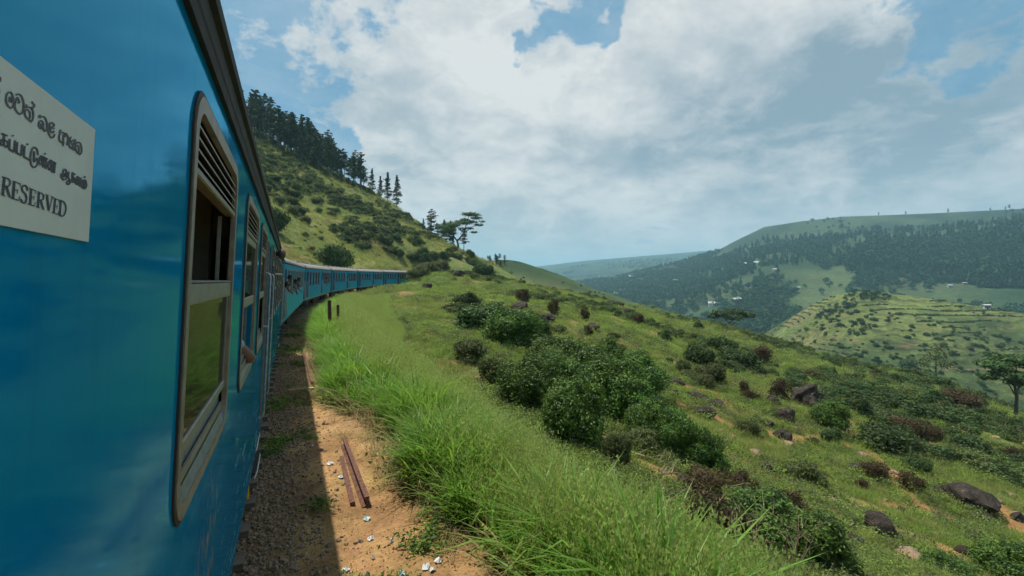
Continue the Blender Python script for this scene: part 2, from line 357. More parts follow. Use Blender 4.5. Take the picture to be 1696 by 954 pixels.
cps = [up(*q) for q in (
    (1290, 930, 8.6), (960, 705, 17), (1600, 840, 22), (1330, 670, 34), (1450, 885, 15), (1690, 945, 15.5), (1150, 602, 48), (920, 522, 52), (850, 565, 32), (1050, 562, 55),
    (1000, 503, 120), (1100, 520, 112), (1180, 535, 105), (1260, 562, 100), (1330, 590, 95), (1450, 612, 92), (1560, 632, 88), (1696, 692, 75),
    (1000, 524, 190), (1180, 564, 165), (1330, 620, 150), (1560, 672, 140), (1696, 728, 120), (1450, 720, 34), (1600, 720, 45), (1250, 720, 24), (1180, 690, 26), (1050, 620, 34),
    (690, 454, 112), (730, 449, 120), (770, 453, 125), (700, 482, 75), (750, 503, 60), (650, 502, 58), (800, 457, 135), (850, 472, 150), (900, 485, 150), (945, 495, 140), (800, 500, 60), (860, 490, 85), (740, 540, 38),
    (820, 434, 330), (860, 448, 320), (900, 466, 310), (960, 490, 290), (1000, 500, 280),
    (380, 205, 235), (440, 232, 240), (500, 266, 245), (560, 302, 245), (610, 325, 245), (655, 342, 240), (700, 382, 230), (750, 414, 215), (795, 434, 200), (300, 150, 230), (200, 90, 225),
    (480, 332, 150), (560, 382, 142), (640, 402, 150), (700, 424, 155), (520, 418, 100), (600, 436, 112), (430, 300, 140), (680, 440, 135), (750, 438, 150))]
for px, py, d in ((300, 150, 230), (380, 205, 235), (500, 266, 245), (610, 325, 245), (700, 382, 230), (795, 434, 200)):
    q = up(px, py, d * 1.6); h = up(px, py, d)[2]; cps.append((q[0], q[1], h * .75))
for s, n, dz in ((0, -7, 2.5), (30, -7, 2.5), (60, -8, 2.5), (90, -8, 2.5), (115, -8, 2.2), (0, -25, 14), (40, -25, 14), (150, -10, 2), (0, 11.5, -2.6), (-15, 11.5, -2.6)):
    p = pt(s, n); cps.append((p[0], p[1], float(zt(s)) + dz))
cps += [(-90, 40, 55), (-60, -30, 40), (40, -40, -11), (100, -30, -27), (150, 40, -38), (170, 100, -36), (-150, 100, 95)]
cps = np.array(cps)
def tps_kernel(r2): return np.where(r2 > 1e-9, .5 * r2 * np.log(np.maximum(r2, 1e-9)), 0)
_P = cps[:, :2] / 100.0; _n = len(cps)
_K = tps_kernel(((_P[:, None] - _P[None]) ** 2).sum(-1)) + np.eye(_n) * 0.004
_A = np.block([[_K, np.c_[np.ones(_n), _P]], [np.c_[np.ones(_n), _P].T, np.zeros((3, 3))]])
_W = np.linalg.solve(_A, np.r_[cps[:, 2], 0, 0, 0])
def tps(x, y):
    out = np.empty(len(x))
    for i in range(0, len(x), 40000):
        q = np.c_[x[i:i + 40000], y[i:i + 40000]] / 100.0
        out[i:i + 40000] = tps_kernel(((q[:, None] - _P[None]) ** 2).sum(-1)) @ _W[:_n] + _W[_n] + q @ _W[_n + 1:]
    return out
AZF = np.radians([-180, -60, 10, 26.9, 35, 42, 49.8, 56, 62, 180]); EF = [.02, .03, .025, .0270, .0435, .0525, .0615, .063, .05, .02]
AZN = np.radians([-180, 15, 26, 30, 35, 42, 46.5, 50, 52, 55, 58.5, 62, 68, 74, 90, 130, 180]); EN = [-.03, -.03, -.03, -.022, -.004, .021, .038, .058, .078, .104, .111, .1145, .110, .106, .10, .08, -.03]
AZT = np.radians([-180, 40, 47, 52, 55, 58, 60.5, 63.2, 66, 69, 74, 85, 100, 180]); ET = [-.3, -.3, -.2, -.128, -.089, -.048, -.018, -.003, -.009, -.017, -.034, -.065, -.12, -.3]
_fz = np.radians(np.arange(-180, 180.1, .25)); _kr = np.exp(-(np.arange(-10, 11) * .25 / 1.3) ** 2); _kr /= _kr.sum(); _ft = np.convolve(np.pad(np.interp(_fz, AZT, ET), 10, mode='edge'), _kr, 'valid'); AZT, ET = _fz, _ft
def far_h(x, y):
    D = np.hypot(x, y); az = np.arctan2(x, y)
    e1 = np.interp(az, AZF, EF); e2 = np.interp(az, AZN, EN); e3 = np.interp(az, AZT, ET)
    nz = (fbm(x, y, 420, 5, 3) - .5)
    base = np.full_like(D, -100.0)
    t2 = np.clip((D - 600) / 1300, 0, 1); r2 = -100 + (e2 * 1900 + 103) * (t2 ** .92) - .10 * np.maximum(0, D - 1900)
    gul = (np.abs(fbm(x, y, 260, 4, 8) - .5) * 2)
    r2 = r2 + nz * 60 * sst(650, 1000, D) * (1 - sst(1500, 1850, D)) - (1 - gul) * 10 * sst(700, 1000, D) * (1 - sst(1600, 1880, D))
    t1 = np.clip((D - 1500) / 3100, 0, 1); r1 = -90 + (e1 * 4600 + 93) * t1 - .06 * np.maximum(0, D - 4600)
    r1 = r1 + nz * 110 * sst(1700, 2500, D) * (1 - sst(3900, 4550, D))
    tea = 3 + e3 * 470 - .36 * np.maximum(0, 470 - D) - .30 * np.maximum(0, D - 470) - 6 * np.exp(-((D - 470) / 45) ** 2)
    tea = tea + (fbm(x, y, 90, 4, 21) - .5) * 16 * sst(10, 60, np.abs(D - 470))
    return np.maximum(np.maximum(base + nz * 30, r1), np.maximum(r2, tea))
def H(x, y, detail=True):
    x = np.atleast_1d(np.asarray(x, float)).ravel(); y = np.atleast_1d(np.asarray(y, float)).ravel()
    D = np.hypot(x, y); near = D < 900
    z = np.full(len(x), -400.0)
    if near.any():
        xx = x[near]; yy = y[near]; d = D[near]
        h = tps(xx, yy) - .6 * np.maximum(0, d - 345)
        if detail:
            h = h + (fbm(xx, yy, 26, 5, 40) - .5) * np.clip(d * .022, .25, 3.2) * 1.6 + (fbm(xx, yy, 3.1, 3, 44) - .5) * .45
        s, n = tf(xx, yy); zb = zt(s)
        # shoulder, then bank falling to the hillside
        pn = np.array([-60, -9, -5.5, -3.2, -2.4, 2.0, 2.6, 4.55, 5.1, 5.9, 7.7, 10.0, 13]); pz = np.array([40, 4.6, 1.4, .0, .0, .0, -.03, .02, -.30, -1.15, -2.0, -2.5, -3.2])
        prof = np.interp(n, pn, pz) + zb
        if detail: prof = prof + (fbm(xx, yy, 1.3, 4, 50) - .5) * .16 * sst(2.0, 3.2, np.abs(n)) + (fbm(xx, yy, .5, 3, 53) - .5) * .035
        lo = sst(45, 75, s)                       # further on the bank fades out into the spur
        w_r = 1 - sst(5.0 - 2.2 * lo, 10.5 - 5.3 * lo, n); w_l = sst(-9, -4.0, n)
        w = np.where(n > 0, w_r, w_l) * (1 - sst(135, 170, s)) * sst(-60, -20, s)
        z[near] = h * (1 - w) + prof * w
    fz = far_h(x, y)
    k = 3.0; m = np.maximum(z, fz)
    return m + k * np.log1p(np.exp(-np.abs(z - fz) / k)) * sst(150, 260, D)
_TT = np.exp(np.linspace(math.log(2.5), math.log(6000), 700))
def hit(px, py):
    r = ray(px, py); hx = r[0] * _TT; hy = r[1] * _TT; hz_ = ZC + r[2] * _TT
    g = H(hx, hy); b = np.nonzero(hz_ < g)[0]
    if not len(b): return None
    i = b[0]
    if i == 0: t = _TT[0]
    else:
        a0 = hz_[i - 1] - g[i - 1]; a1 = g[i] - hz_[i]; t = _TT[i - 1] + (_TT[i] - _TT[i - 1]) * a0 / (a0 + a1 + 1e-9)
    return (r[0] * t, r[1] * t, float(H(r[0] * t, r[1] * t)[0]), t)

# polar sheet of ground: fine inside the view, coarse behind
azs = np.unique(np.round(np.concatenate([np.arange(-180, -36, 4.0), np.arange(-36, 84, .25), np.arange(84, 180, 4.0)]), 4)); azs = np.radians(azs)
RINGS = [0.0]; r_ = 1.0
while r_ < 7000: RINGS.append(r_); r_ *= 1.0165
RINGS = np.array(RINGS[1:]); nr = len(RINGS); na = len(azs)
gx = (RINGS[:, None] * np.sin(azs)[None]).ravel(); gy = (RINGS[:, None] * np.cos(azs)[None]).ravel()
gz = H(gx, gy)
gs, gn = tf(gx, gy); gD = np.hypot(gx, gy); gaz = np.degrees(np.arctan2(gx, gy))
def C(*c): return np.array(c)[None, :]
def mix(a, b, w): return a * (1 - w[:, None]) + b * w[:, None]
BARE = []
for (xa, ya, xb, yb, wd_) in ((1438, 748, 1470, 778, .35), (1470, 778, 1506, 822, .45), (1470, 835, 1560, 850, .5), (1560, 850, 1660, 905, .6), (1640, 830, 1696, 880, .7), (1180, 690, 1260, 730, .5), (1280, 720, 1400, 735, .5), (1230, 770, 1300, 800, .4), (1390, 890, 1470, 920, .4), (1080, 780, 1220, 850, .8), (1040, 600, 1120, 640, .5), (1340, 690, 1420, 720, .5), (1540, 900, 1640, 940, .5), (780, 470, 840, 480, .8), (1130, 640, 1180, 650, .5)):
    a_, b_ = hit(xa, ya), hit(xb, yb)
    if a_ is not None and b_ is not None: BARE.append((a_[0], a_[1], b_[0], b_[1], wd_))
def bare(x, y):
    m_ = np.zeros(len(x)); jit = (fbm(x, y, .9, 4, 400) - .5) * 1.5
    for ax, ay, bx, by, w in BARE:
        dx, dy = bx - ax, by - ay; t = np.clip(((x - ax) * dx + (y - ay) * dy) / (dx * dx + dy * dy + 1e-9), 0, 1); d = np.hypot(x - ax - t * dx, y - ay - t * dy)
        m_ = np.maximum(m_, sst(w * 1.25, w * .7, d + jit * w))
    return m_
n1 = fbm(gx, gy, 9, 5, 61); n2 = fbm(gx, gy, 2.2, 4, 65); n3 = fbm(gx, gy, 40, 4, 69); n4 = fbm(gx, gy, .6, 3, 71)
A = mix(C(.055, .095, .022), C(.115, .155, .040), sst(.35, .65, n1))
A = mix(A, C(.155, .150, .062), sst(.50, .72, n2) * .6)
A = mix(A, C(.24, .135, .060), sst(.57, .66, n2 * .6 + n1 * .4) * (gD < 120) * .7)      # bare orange soil on the hillside
gb = np.zeros(len(gx)); sel = gD < 60; gb[sel] = bare(gx[sel], gy[sel]); A = mix(A, C(.30, .155, .062), gb * .9)
left = sst(2, -6, gn) * (gD < 900)
A = mix(A, mix(C(.180, .185, .055), C(.110, .140, .042), sst(.42, .62, n1)), left * .9)
A = mix(A, C(.16, .105, .06), left * sst(.58, .70, fbm(gx, gy, 14, 4, 77)) * .6)
# bank below the tall grass: brown litter and roots
A = mix(A, C(.155, .100, .055), sst(5.2, 6.2, gn) * sst(11, 8, gn) * (gD < 40) * .75 * sst(.3, .6, n2 * .6 + .25))
# under the tall grass
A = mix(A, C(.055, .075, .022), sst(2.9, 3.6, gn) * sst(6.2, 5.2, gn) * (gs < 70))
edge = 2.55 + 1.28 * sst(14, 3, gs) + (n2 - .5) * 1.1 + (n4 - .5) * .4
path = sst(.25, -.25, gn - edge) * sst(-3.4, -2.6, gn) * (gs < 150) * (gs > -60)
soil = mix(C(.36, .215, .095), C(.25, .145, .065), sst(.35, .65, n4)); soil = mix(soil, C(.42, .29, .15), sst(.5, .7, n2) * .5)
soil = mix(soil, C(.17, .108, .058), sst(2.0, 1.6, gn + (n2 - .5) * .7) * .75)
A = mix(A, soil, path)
# distant land, its greens lowered to stand in for cloud shade
far = sst(250, 330, gD) * (gaz > 24)
FA = mix(C(.026, .052, .020), C(.050, .082, .030), sst(.40, .62, fbm(gx, gy, 160, 5, 81)))
FA = mix(FA, C(.070, .092, .036), sst(.52, .70, fbm(gx, gy, 240, 4, 85)) * .8)
FA = mix(FA, mix(C(.017, .034, .020), C(.046, .068, .030), sst(.44, .58, fbm(gx, gy, 90, 5, 87))), sst(1250, 1600, gD) * .9)
# tea hill: hedged terraces follow the contours, with paths of orange earth
tea = sst(330, 360, gD) * sst(640, 560, gD) * sst(50, 54, gaz)
zz_ = gz + (fbm(gx, gy, 60, 3, 90) - .5) * 6
ter = np.abs((zz_ / 4.2) % 1.0 - .5) * 2
TA = mix(C(.120, .150, .046), C(.060, .088, .030), sst(.45, .65, fbm(gx, gy, 38, 5, 92)))
TA = mix(TA, C(.030, .045, .020), sst(.70, .95, ter) * .75 * sst(.3, .5, fbm(gx, gy, 25, 3, 93)))
pth = sst(.90, .985, np.abs(((zz_ + 2.1) / 8.4) % 1.0 - .5) * 2) * sst(.50, .60, fbm(gx, gy, 34, 3, 94))
TA = mix(TA, C(.30, .18, .10), pth * .4)
TA = mix(TA, C(.20, .15, .085), sst(62, 57, gaz) * sst(.45, .62, fbm(gx, gy, 20, 4, 96)) * .7)
FA = mix(FA, TA, tea)
# pale pasture left of the pine plantation
pj = (fbm(gx, gy, 120, 4, 88) - .5); past = sst(57.0, 58.6, gaz + pj * 5) * sst(62.6, 61.4, gaz + pj * 3) * sst(800, 880, gD + pj * 300) * sst(1300, 1160, gD + pj * 500 + (62 - gaz) * 60)
FA = mix(FA, C(.072, .096, .036), past * .8)
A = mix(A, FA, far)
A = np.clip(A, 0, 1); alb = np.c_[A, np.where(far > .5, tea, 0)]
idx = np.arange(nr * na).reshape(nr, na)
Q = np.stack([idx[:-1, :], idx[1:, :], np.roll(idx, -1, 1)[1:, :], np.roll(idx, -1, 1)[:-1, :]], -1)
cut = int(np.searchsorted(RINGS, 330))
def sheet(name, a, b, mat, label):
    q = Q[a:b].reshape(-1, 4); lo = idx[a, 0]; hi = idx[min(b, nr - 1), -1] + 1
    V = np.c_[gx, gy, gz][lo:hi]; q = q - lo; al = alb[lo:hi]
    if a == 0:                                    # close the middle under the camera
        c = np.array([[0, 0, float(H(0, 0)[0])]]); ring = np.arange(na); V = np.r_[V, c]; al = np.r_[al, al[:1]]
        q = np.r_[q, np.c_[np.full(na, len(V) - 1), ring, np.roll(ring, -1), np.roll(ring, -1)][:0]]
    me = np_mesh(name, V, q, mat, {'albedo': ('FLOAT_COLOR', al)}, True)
    return tag(link(name, me), label, kind='structure')
sheet('hillside_ground', 0, cut, M['ground'], 'grassy hillside with an orange earth path beside the railway')
sheet('distant_hills', cut, nr - 1, M['far'], 'hazy green hills, terraced tea slopes and far ridge across the valley')
ring0 = np.c_[gx, gy, gz][:na]; mbc = MB(); mbc.add([tuple(p) for p in ring0] + [(0, 0, float(H(0, 0)[0]))], [(i, (i + 1) % na, na) for i in range(na)])
tag(mbc.build('ground', simple('path_soil', (.33, .20, .09), .95), None), 'bare earth under the viewpoint', kind='structure')

# ------------------------------------------------------------------ carriage where we ride
LEAN = Matrix.Rotation(CANT, 4, 'Y'); LIFT = .064
def side_s(px, py, x_loc=1.42):
    """where a sight line meets the coach side: (y, z) in coach coordinates"""
    r = ray(px, py); Mi = LEAN.inverted()
    o = Mi @ Vector((0 - X0, 0, ZC - LIFT)); d = Mi.to_3x3() @ Vector(r); t = (x_loc - o.x) / d.x
    p = o + d * t; return (p.y, p.z)
def rounded(y0, y1, z0, z1, r, seg=5):
    P = []
    for cy_, cz, a0 in ((y1 - r, z1 - r, 0), (y0 + r, z1 - r, 90), (y0 + r, z0 + r, 180), (y1 - r, z0 + r, 270)):
        P += [(cy_ + r * math.cos(math.radians(a0 + 90 * k / seg)), cz + r * math.sin(math.radians(a0 + 90 * k / seg))) for k in range(seg + 1)]
    return P
def panel_with_holes(mb, x, y0, y1, z0, z1, holes, thick=.05):
    """vertical side sheet in the plane x with openings, two skins and reveals"""
    outer = [(y0, z0), (y1, z0), (y1, z1), (y0, z1)]
    loops = [[Vector((p[0], p[1], 0)) for p in outer]] + [[Vector((p[0], p[1], 0)) for p in h] for h in holes]
    tri = tessellate_polygon(loops); flat = outer + [p for h in holes for p in h]
    for xx, rev in ((x, False), (x - thick, True)):
        V = [(xx, p[0], p[1]) for p in flat]; F = []
        for t in tri:
            a, b, c = (Vector(V[i]) for i in t); nx = (b - a).cross(c - a).x
            F.append(tuple(t) if (nx > 0) != rev else tuple(reversed(t)))
        mb.add(V, F)
    for h in holes:
        n = len(h); V = [(x, *p) for p in h] + [(x - thick, *p) for p in h]
        mb.add(V, [(i, (i + 1) % n, n + (i + 1) % n, n + i) for i in range(n)])
def ring_x(mb, Po, Pi, x0, x1):
    """flat ring between two outlines, from x0 (wall) to x1 (proud face)"""
    n = len(Po); V = [(x1, *p) for p in Po] + [(x1, *p) for p in Pi] + [(x0, *p) for p in Po] + [(x0, *p) for p in Pi]
    mb.add(V, [(i, (i + 1) % n, n + (i + 1) % n, n + i) for i in range(n)] + [(2 * n + i, 2 * n + (i + 1) % n, (i + 1) % n, i) for i in range(n)] + [(n + i, n + (i + 1) % n, 3 * n + (i + 1) % n, 3 * n + i) for i in range(n)])
WX = 1.42
M['blue'] = paint('blue_paint', (.000, .190, .415), (.000, .230, .450), .06, True)
coach = empty('train_carriage', (X0, 0, LIFT)); coach.rotation_euler = (0, CANT, 0)
tag(coach, 'nearest bright blue train carriage with the RESERVED plate, seen along its side', 'train carriage', 'blue carriages of the train')
WINS = [1.58, 3.385, 5.08, 8.55, 10.33, 12.11, 13.89, 15.67, 17.45]; WW = 1.16; WZ0, WZ1 = 2.275, 3.575
DOORS = [(-1.4, -.5), (6.62, 7.62), (19.5, 20.4)]
Y0, Y1 = -3.6, 21.0
holes = [rounded(y + .03, y + WW - .03, WZ0 + .03, WZ1 - .03, .08) for y in WINS] + [rounded(a, b, 1.25, 3.45, .06, 2) for a, b in DOORS]
mb = MB(); panel_with_holes(mb, WX, Y0, Y1, 1.0, 3.70, holes, .010); mb.build('side_wall', M['blue'], coach)
mb = MB(); mb.box(-WX, -WX + .05, Y0, Y1, 1.0, 3.70); mb.build('side_wall', M['blue'], coach)
for ya, yb in ((Y1 - .05, Y1 - .003), (Y0 + .003, Y0 + .05)):
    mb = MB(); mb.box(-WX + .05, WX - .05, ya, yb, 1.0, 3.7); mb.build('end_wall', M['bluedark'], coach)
mb = MB(); mb.box(-WX + .052, -WX + .075, Y0 + .06, Y1 - .06, 1.26, 3.61); mb.build('interior_lining', M['inner'], coach)
mb = MB(); mb.box(-WX + .05, WX - .053, Y0 + .05, Y1 - .05, 1.15, 1.25); mb.build('floor', M['inner'], coach)
mb = MB(); mb.box(-WX + .05, WX - .053, Y0 + .05, Y1 - .05, 3.62, 3.69); mb.build('ceiling', M['inner'], coach)
roofP = [(1.45 * math.cos(t) if abs(math.cos(t)) > 1e-6 else 0, 3.82 + .5 * math.sin(t)) for t in np.linspace(0, math.pi, 17)]
mb = MB(); mb.profile_y(roofP, Y0, Y1, True, True); mb.build('roof', M['roof'], coach)
mb = MB(); mb.profile_y([(WX - .03, 3.70), (WX + .016, 3.70), (WX + .020, 3.735), (WX + .024, 3.745), (WX + .027, 3.80), (WX + .044, 3.81), (WX + .046, 3.845), (WX + .040, 3.85), (WX + .03, 3.83), (WX - .03, 3.83)], Y0 - .01, Y1 + .01); mb.build('gutter', M['gutter'], coach)
mb = MB(); mb.box(-1.2, WX - .012, Y0 + .05, Y1 - .05, .90, .998); mb.build('solebar', M['solebar'], coach)
def cwindow(y, state):
    """state 0: upper pane lowered (open above); 1: upper pane shut, open below; 2: shut"""
    w = empty('window', (0, 0, 0)); w.parent = coach; y1 = y + WW; x = WX
    mb = MB(); ring_x(mb, rounded(y - .012, y1 + .012, WZ0 - .012, WZ1 + .012, .13), rounded(y + .004, y1 - .004, WZ0 + .004, WZ1 - .004, .122), x - .01, x + .006); mb.build('gasket', M['gasket'], w)
    mb = MB(); ring_x(mb, rounded(y, y1, WZ0, WZ1, .125), rounded(y + .044, y1 - .044, WZ0 + .044, WZ1 - .05, .085), x - .012, x + .010); mb.build('frame', M['frame'], w)
    a, b = y + .05, y1 - .05
    for k in range(4):                            # louvre slats
        z = 3.487 - k * .036
        mb = MB(); V = [(x - .030, yy, z + .020) for yy in (a, b)] + [(x - .026, yy, z + .024) for yy in (a, b)] + [(x + .004, yy, z - .007) for yy in (a, b)] + [(x + .004, yy, z - .014) for yy in (a, b)]
        mb.add(V, [(0, 1, 3, 2), (2, 3, 5, 4), (4, 5, 7, 6), (6, 7, 1, 0), (0, 2, 4, 6), (1, 7, 5, 3)]); mb.build('slat', M['frame'], w)
    mb = MB(); mb.box(x - .06, x - .052, a, b, 3.36, 3.53); mb.build('louvre_backing', M['dark'], w)
    mb = MB(); mb.bbox(x - .04, x + .006, a, b, 3.325, 3.352, .005); mb.build('rail', M['frame'], w)
    zu = {0: None, 1: 2.84, 2: 2.955}[state]
    if zu:
        mb = MB(); mb.box(x - .016, x - .012, a, b, zu + .04, 3.325); mb.build('pane', M['glass'], w)
        mb = MB(); mb.bbox(x - .022, x - .004, a, b, 3.27, 3.323, .004); mb.build('sash_rail', M['rail'], w)
        mb = MB(); mb.bbox(x - .022, x - .003, a, b, zu - .03, zu + .04, .005); mb.build('sash_rail', M['rail'], w)
    if state in (0, 2):
        t = 0 if state == 0 else -.03
        mb = MB(); mb.bbox(x - .022, x + .002, a, b, 2.925 + t, 2.995 + t, .005); mb.build('sash_rail', M['rail'], w)
        mb = MB(); mb.box(x - .026, x + .004, a, b, 2.997 + t, 3.004 + t); mb.build('sash_cap', M['sill'], w)
        mb = MB(); mb.box(x - .014, x - .010, a + .02, b - .02, 2.505, 2.93 + t); mb.build('pane', M['glass'], w)
        mb = MB(); mb.bbox(x - .022, x - .002, a, b, 2.470, 2.506, .004); mb.build('sash_rail', M['rail'], w)
        for yy in (a, b - .028):
            mb = MB(); mb.box(x - .020, x - .006, yy, yy + .028, 2.507, 2.924 + t); mb.build('stile', M['rail'], w)
    mb = MB(); mb.box(x - .030, x - .023, a, b, 2.28, 2.440); mb.build('sill_track', M['sill'], w)
    mb = MB(); mb.box(x - .017, x - .010, a, b, 2.28, 2.398); mb.build('sill_track', M['rail'], w)
    mb = MB(); V = [(x - .006, a, 2.360), (x - .006, b, 2.360), (x + .006, b, 2.322), (x + .006, a, 2.322), (x - .006, a, 2.30), (x - .006, b, 2.30), (x + .006, b, 2.30), (x + .006, a, 2.30)]
    mb.add(V, [(0, 3, 2, 1), (4, 5, 6, 7), (3, 7, 6, 2), (0, 1, 5, 4), (0, 4, 7, 3), (1, 2, 6, 5)]); mb.build('sill', M['sill'], w)
    for yy in (b - .02,):                         # guide channel at the far jamb
        mb = MB(); mb.box(x - .060, x - .045, yy - .03, yy - .015, 2.46, 3.32); mb.build('guide', M['rail'], w)
    return w
for k, y in enumerate(WINS): cwindow(y, (0, 1, 1, 2, 1, 2, 1, 2, 2)[k])
for y in (3.02, 4.75):                            # interior pillars between the windows
    mb = MB(); mb.box(WX - .24, WX - .14, y, y + .09, 1.26, 3.61); mb.build('pillar', M['cream'], coach)
for y in (1.9, 2.75, 3.95, 4.6, 5.7, 9, 10.8, 12.5, 14.3, 16):
    mb = MB(); mb.bbox(.25, 1.2, y, y + .45, 1.55, 1.72, .03); mb.bbox(.25, 1.2, y + .40, y + .50, 1.72, 2.55, .03); mb.box(.3, .4, y + .1, y + .35, 1.26, 1.55); mb.box(1.05, 1.15, y + .1, y + .35, 1.26, 1.55); mb.build('seat', M['seat'], coach)
for a, b in DOORS[1:]:                            # doorway: jambs, half-open leaf, handrails
    dr = empty('doorway'); dr.parent = coach
    mb = MB(); mb.box(WX - .06, WX + .02, a - .045, a - .002, 1.2, 3.5); mb.build('jamb', M['frame'], dr)
    mb = MB(); mb.box(WX - .06, WX + .02, b + .002, b + .045, 1.2, 3.5); mb.build('jamb', M['frame'], dr)
    mb = MB(); mb.box(WX - .55, WX - .07, b + .05, b + .09, 1.28, 3.42); mb.build('door_leaf', M['blue2'], dr)
    for y in (a - .16, b + .16):
        hr = MB(); hr.tube([(WX + .0, y, 3.1), (WX + .035, y, 3.09), (WX + .05, y, 3.05), (WX + .05, y, 1.35), (WX + .035, y, 1.31), (WX, y, 1.30)], .013); h = hr.build('handrail', M['steel'], dr)
        mb = MB(); mb.tube([(WX, y, 2.43), (WX + .055, y, 2.43)], .018); mb.build('bracket', M['steel'], h)
    for k, z in enumerate((1.12, .80, .50)):
        mb = MB(); mb.box(WX - .33, WX - .06 + .02 * k, a + .08, b - .08, z, z + .025); st = mb.build('step', M['darksteel'], dr)
        mb = MB(); mb.tube([(WX - .07 + .02 * k, a + .06, z - .04), (WX - .045 + .02 * k, a + .16, z + .01), (WX - .045 + .02 * k, b - .16, z + .01), (WX - .07 + .02 * k, b - .06, z - .04)], .013); mb.build('step_edge', M['steel'], st)
    for y in (a + .05, b - .08):
        mb = MB(); mb.box(WX - .10, WX - .05, y, y + .03, .48, 1.0); mb.build('step_hanger', M['darksteel'], dr)
lampr = empty('side_lamp'); lampr.parent = coach
mb = MB(); mb.disc_x(WX, WX + .05, 9.98 - .04, 3.53, .05); mb.build('lamp_base', M['darksteel'], lampr)
mb = MB(); V = []; seg = 14
for j, (xx, rr) in enumerate(((.05, .075), (.07, .095), (.12, .098), (.155, .08), (.175, .04))):
    V += [(WX + xx, 9.94 + rr * math.cos(2 * math.pi * k / seg), 3.53 + rr * math.sin(2 * math.pi * k / seg)) for k in range(seg)]
mb.add(V, [(j * seg + k, j * seg + (k + 1) % seg, (j + 1) * seg + (k + 1) % seg, (j + 1) * seg + k) for j in range(4) for k in range(seg)] + [tuple(range(4 * seg, 5 * seg)), tuple(range(seg - 1, -1, -1))], True); mb.build('lamp_globe', M['lampglass'], lampr)
mb = MB(); mb.tube([(WX + .03, 9.1, 3.12), (WX + .13, 9.1, 3.12), (WX + .13, 9.4, 3.12), (WX + .03, 9.4, 3.12)], .022); mb.build('grab_handle', M['steel'], coach)
mb = MB(); mb.tube([(WX - .10, 5.9, .995), (WX - .06, 5.9, .85), (WX - .05, 5.9, .55)], .018); mb.build('pipe', M['yellow'], coach)
def bogie(parent, yc):
    b = empty('bogie', (0, yc, 0)); b.parent = parent
    for s in (-1, 1):
        mb = MB(); mb.bbox(s * 1.06 - .07, s * 1.06 + .07, -1.55, 1.55, .52, .74, .02); mb.box(s * 1.06 - .1, s * 1.06 + .1, -.35, .35, .42, .9); mb.build('side_frame', M['darksteel'], b)
        for y in (-1.1, 1.1):
            mb = MB(); mb.disc_x(s * .84 - .065, s * .84 + .065, y, .20 + .455, .455); mb.build('wheel', M['darksteel'], b)
            mb = MB(); mb.bbox(s * 1.06 - .13, s * 1.06 + .13, y - .16, y + .16, .50, .82, .03); mb.build('axle_box', M['darksteel'], b)
    return b
bogie(coach, .5); bogie(coach, 16.5)
mb = MB(); mb.box(-1.0, .9, 4.2, 6.0, .38, .89); mb.build('underfloor_box', M['darksteel'], coach)
mb = MB(); mb.box(-1.0, .95, 9.2, 12.4, .42, .89); mb.build('underfloor_box', M['darksteel'], coach)
# reserved plate with its three lines of lettering, traced in the plane of the plate
pl = empty('sign_plate'); pl.parent = coach
sy0, sy1, sz0, sz1 = .44, .872, 3.060, 3.226
mb = MB(); ring_x(mb, [(sy1, sz1), (sy0, sz1), (sy0, sz0), (sy1, sz0)], [(sy1 - .001, sz1 - .001), (sy0 + .001, sz1 - .001), (sy0 + .001, sz0 + .001), (sy1 - .001, sz0 + .001)], WX, WX + .0035)
mb.add([(WX + .0035, sy0 + .001, sz0 + .001), (WX + .0035, sy1 - .001, sz0 + .001), (WX + .0035, sy1 - .001, sz1 - .001), (WX + .0035, sy0 + .001, sz1 - .001)], [(0, 1, 2, 3)]); mb.build('plate', M['sign'], pl)
def ribbon(mb, pts, w, oy, k=9.54):
    pts = [np.array(p, float) for p in pts]
    if len(pts) > 2:                              # Catmull-Rom smoothing of the pen stroke
        q = [pts[0]] + pts + [pts[-1]]; out = []
        for i in range(1, len(q) - 2):
            for t in (0, .25, .5, .75):
                a, b, c, d = q[i - 1:i + 3]; out.append(.5 * (2 * b + (c - a) * t + (2 * a - 5 * b + 4 * c - d) * t * t + (3 * b - a - 3 * c + d) * t ** 3))
        pts = out + [pts[-1]]
    L = []; R = []
    for i, p in enumerate(pts):
        t = pts[min(i + 1, len(pts) - 1)] - pts[max(i - 1, 0)]; t = t / (np.linalg.norm(t) + 1e-9); nrm_ = np.array((-t[1], t[0])) * w / 2
        for lst, sg in ((L, 1), (R, -1)):
            c = p + nrm_ * sg; y, z = side_s(c[0] / k, c[1] / k + oy, WX + .0042); lst.append((WX + .0042, y, z))
    n = len(pts); mb.add(L + R, [(i, i + 1, n + i + 1, n + i) for i in range(n - 1)])
W_ = 25
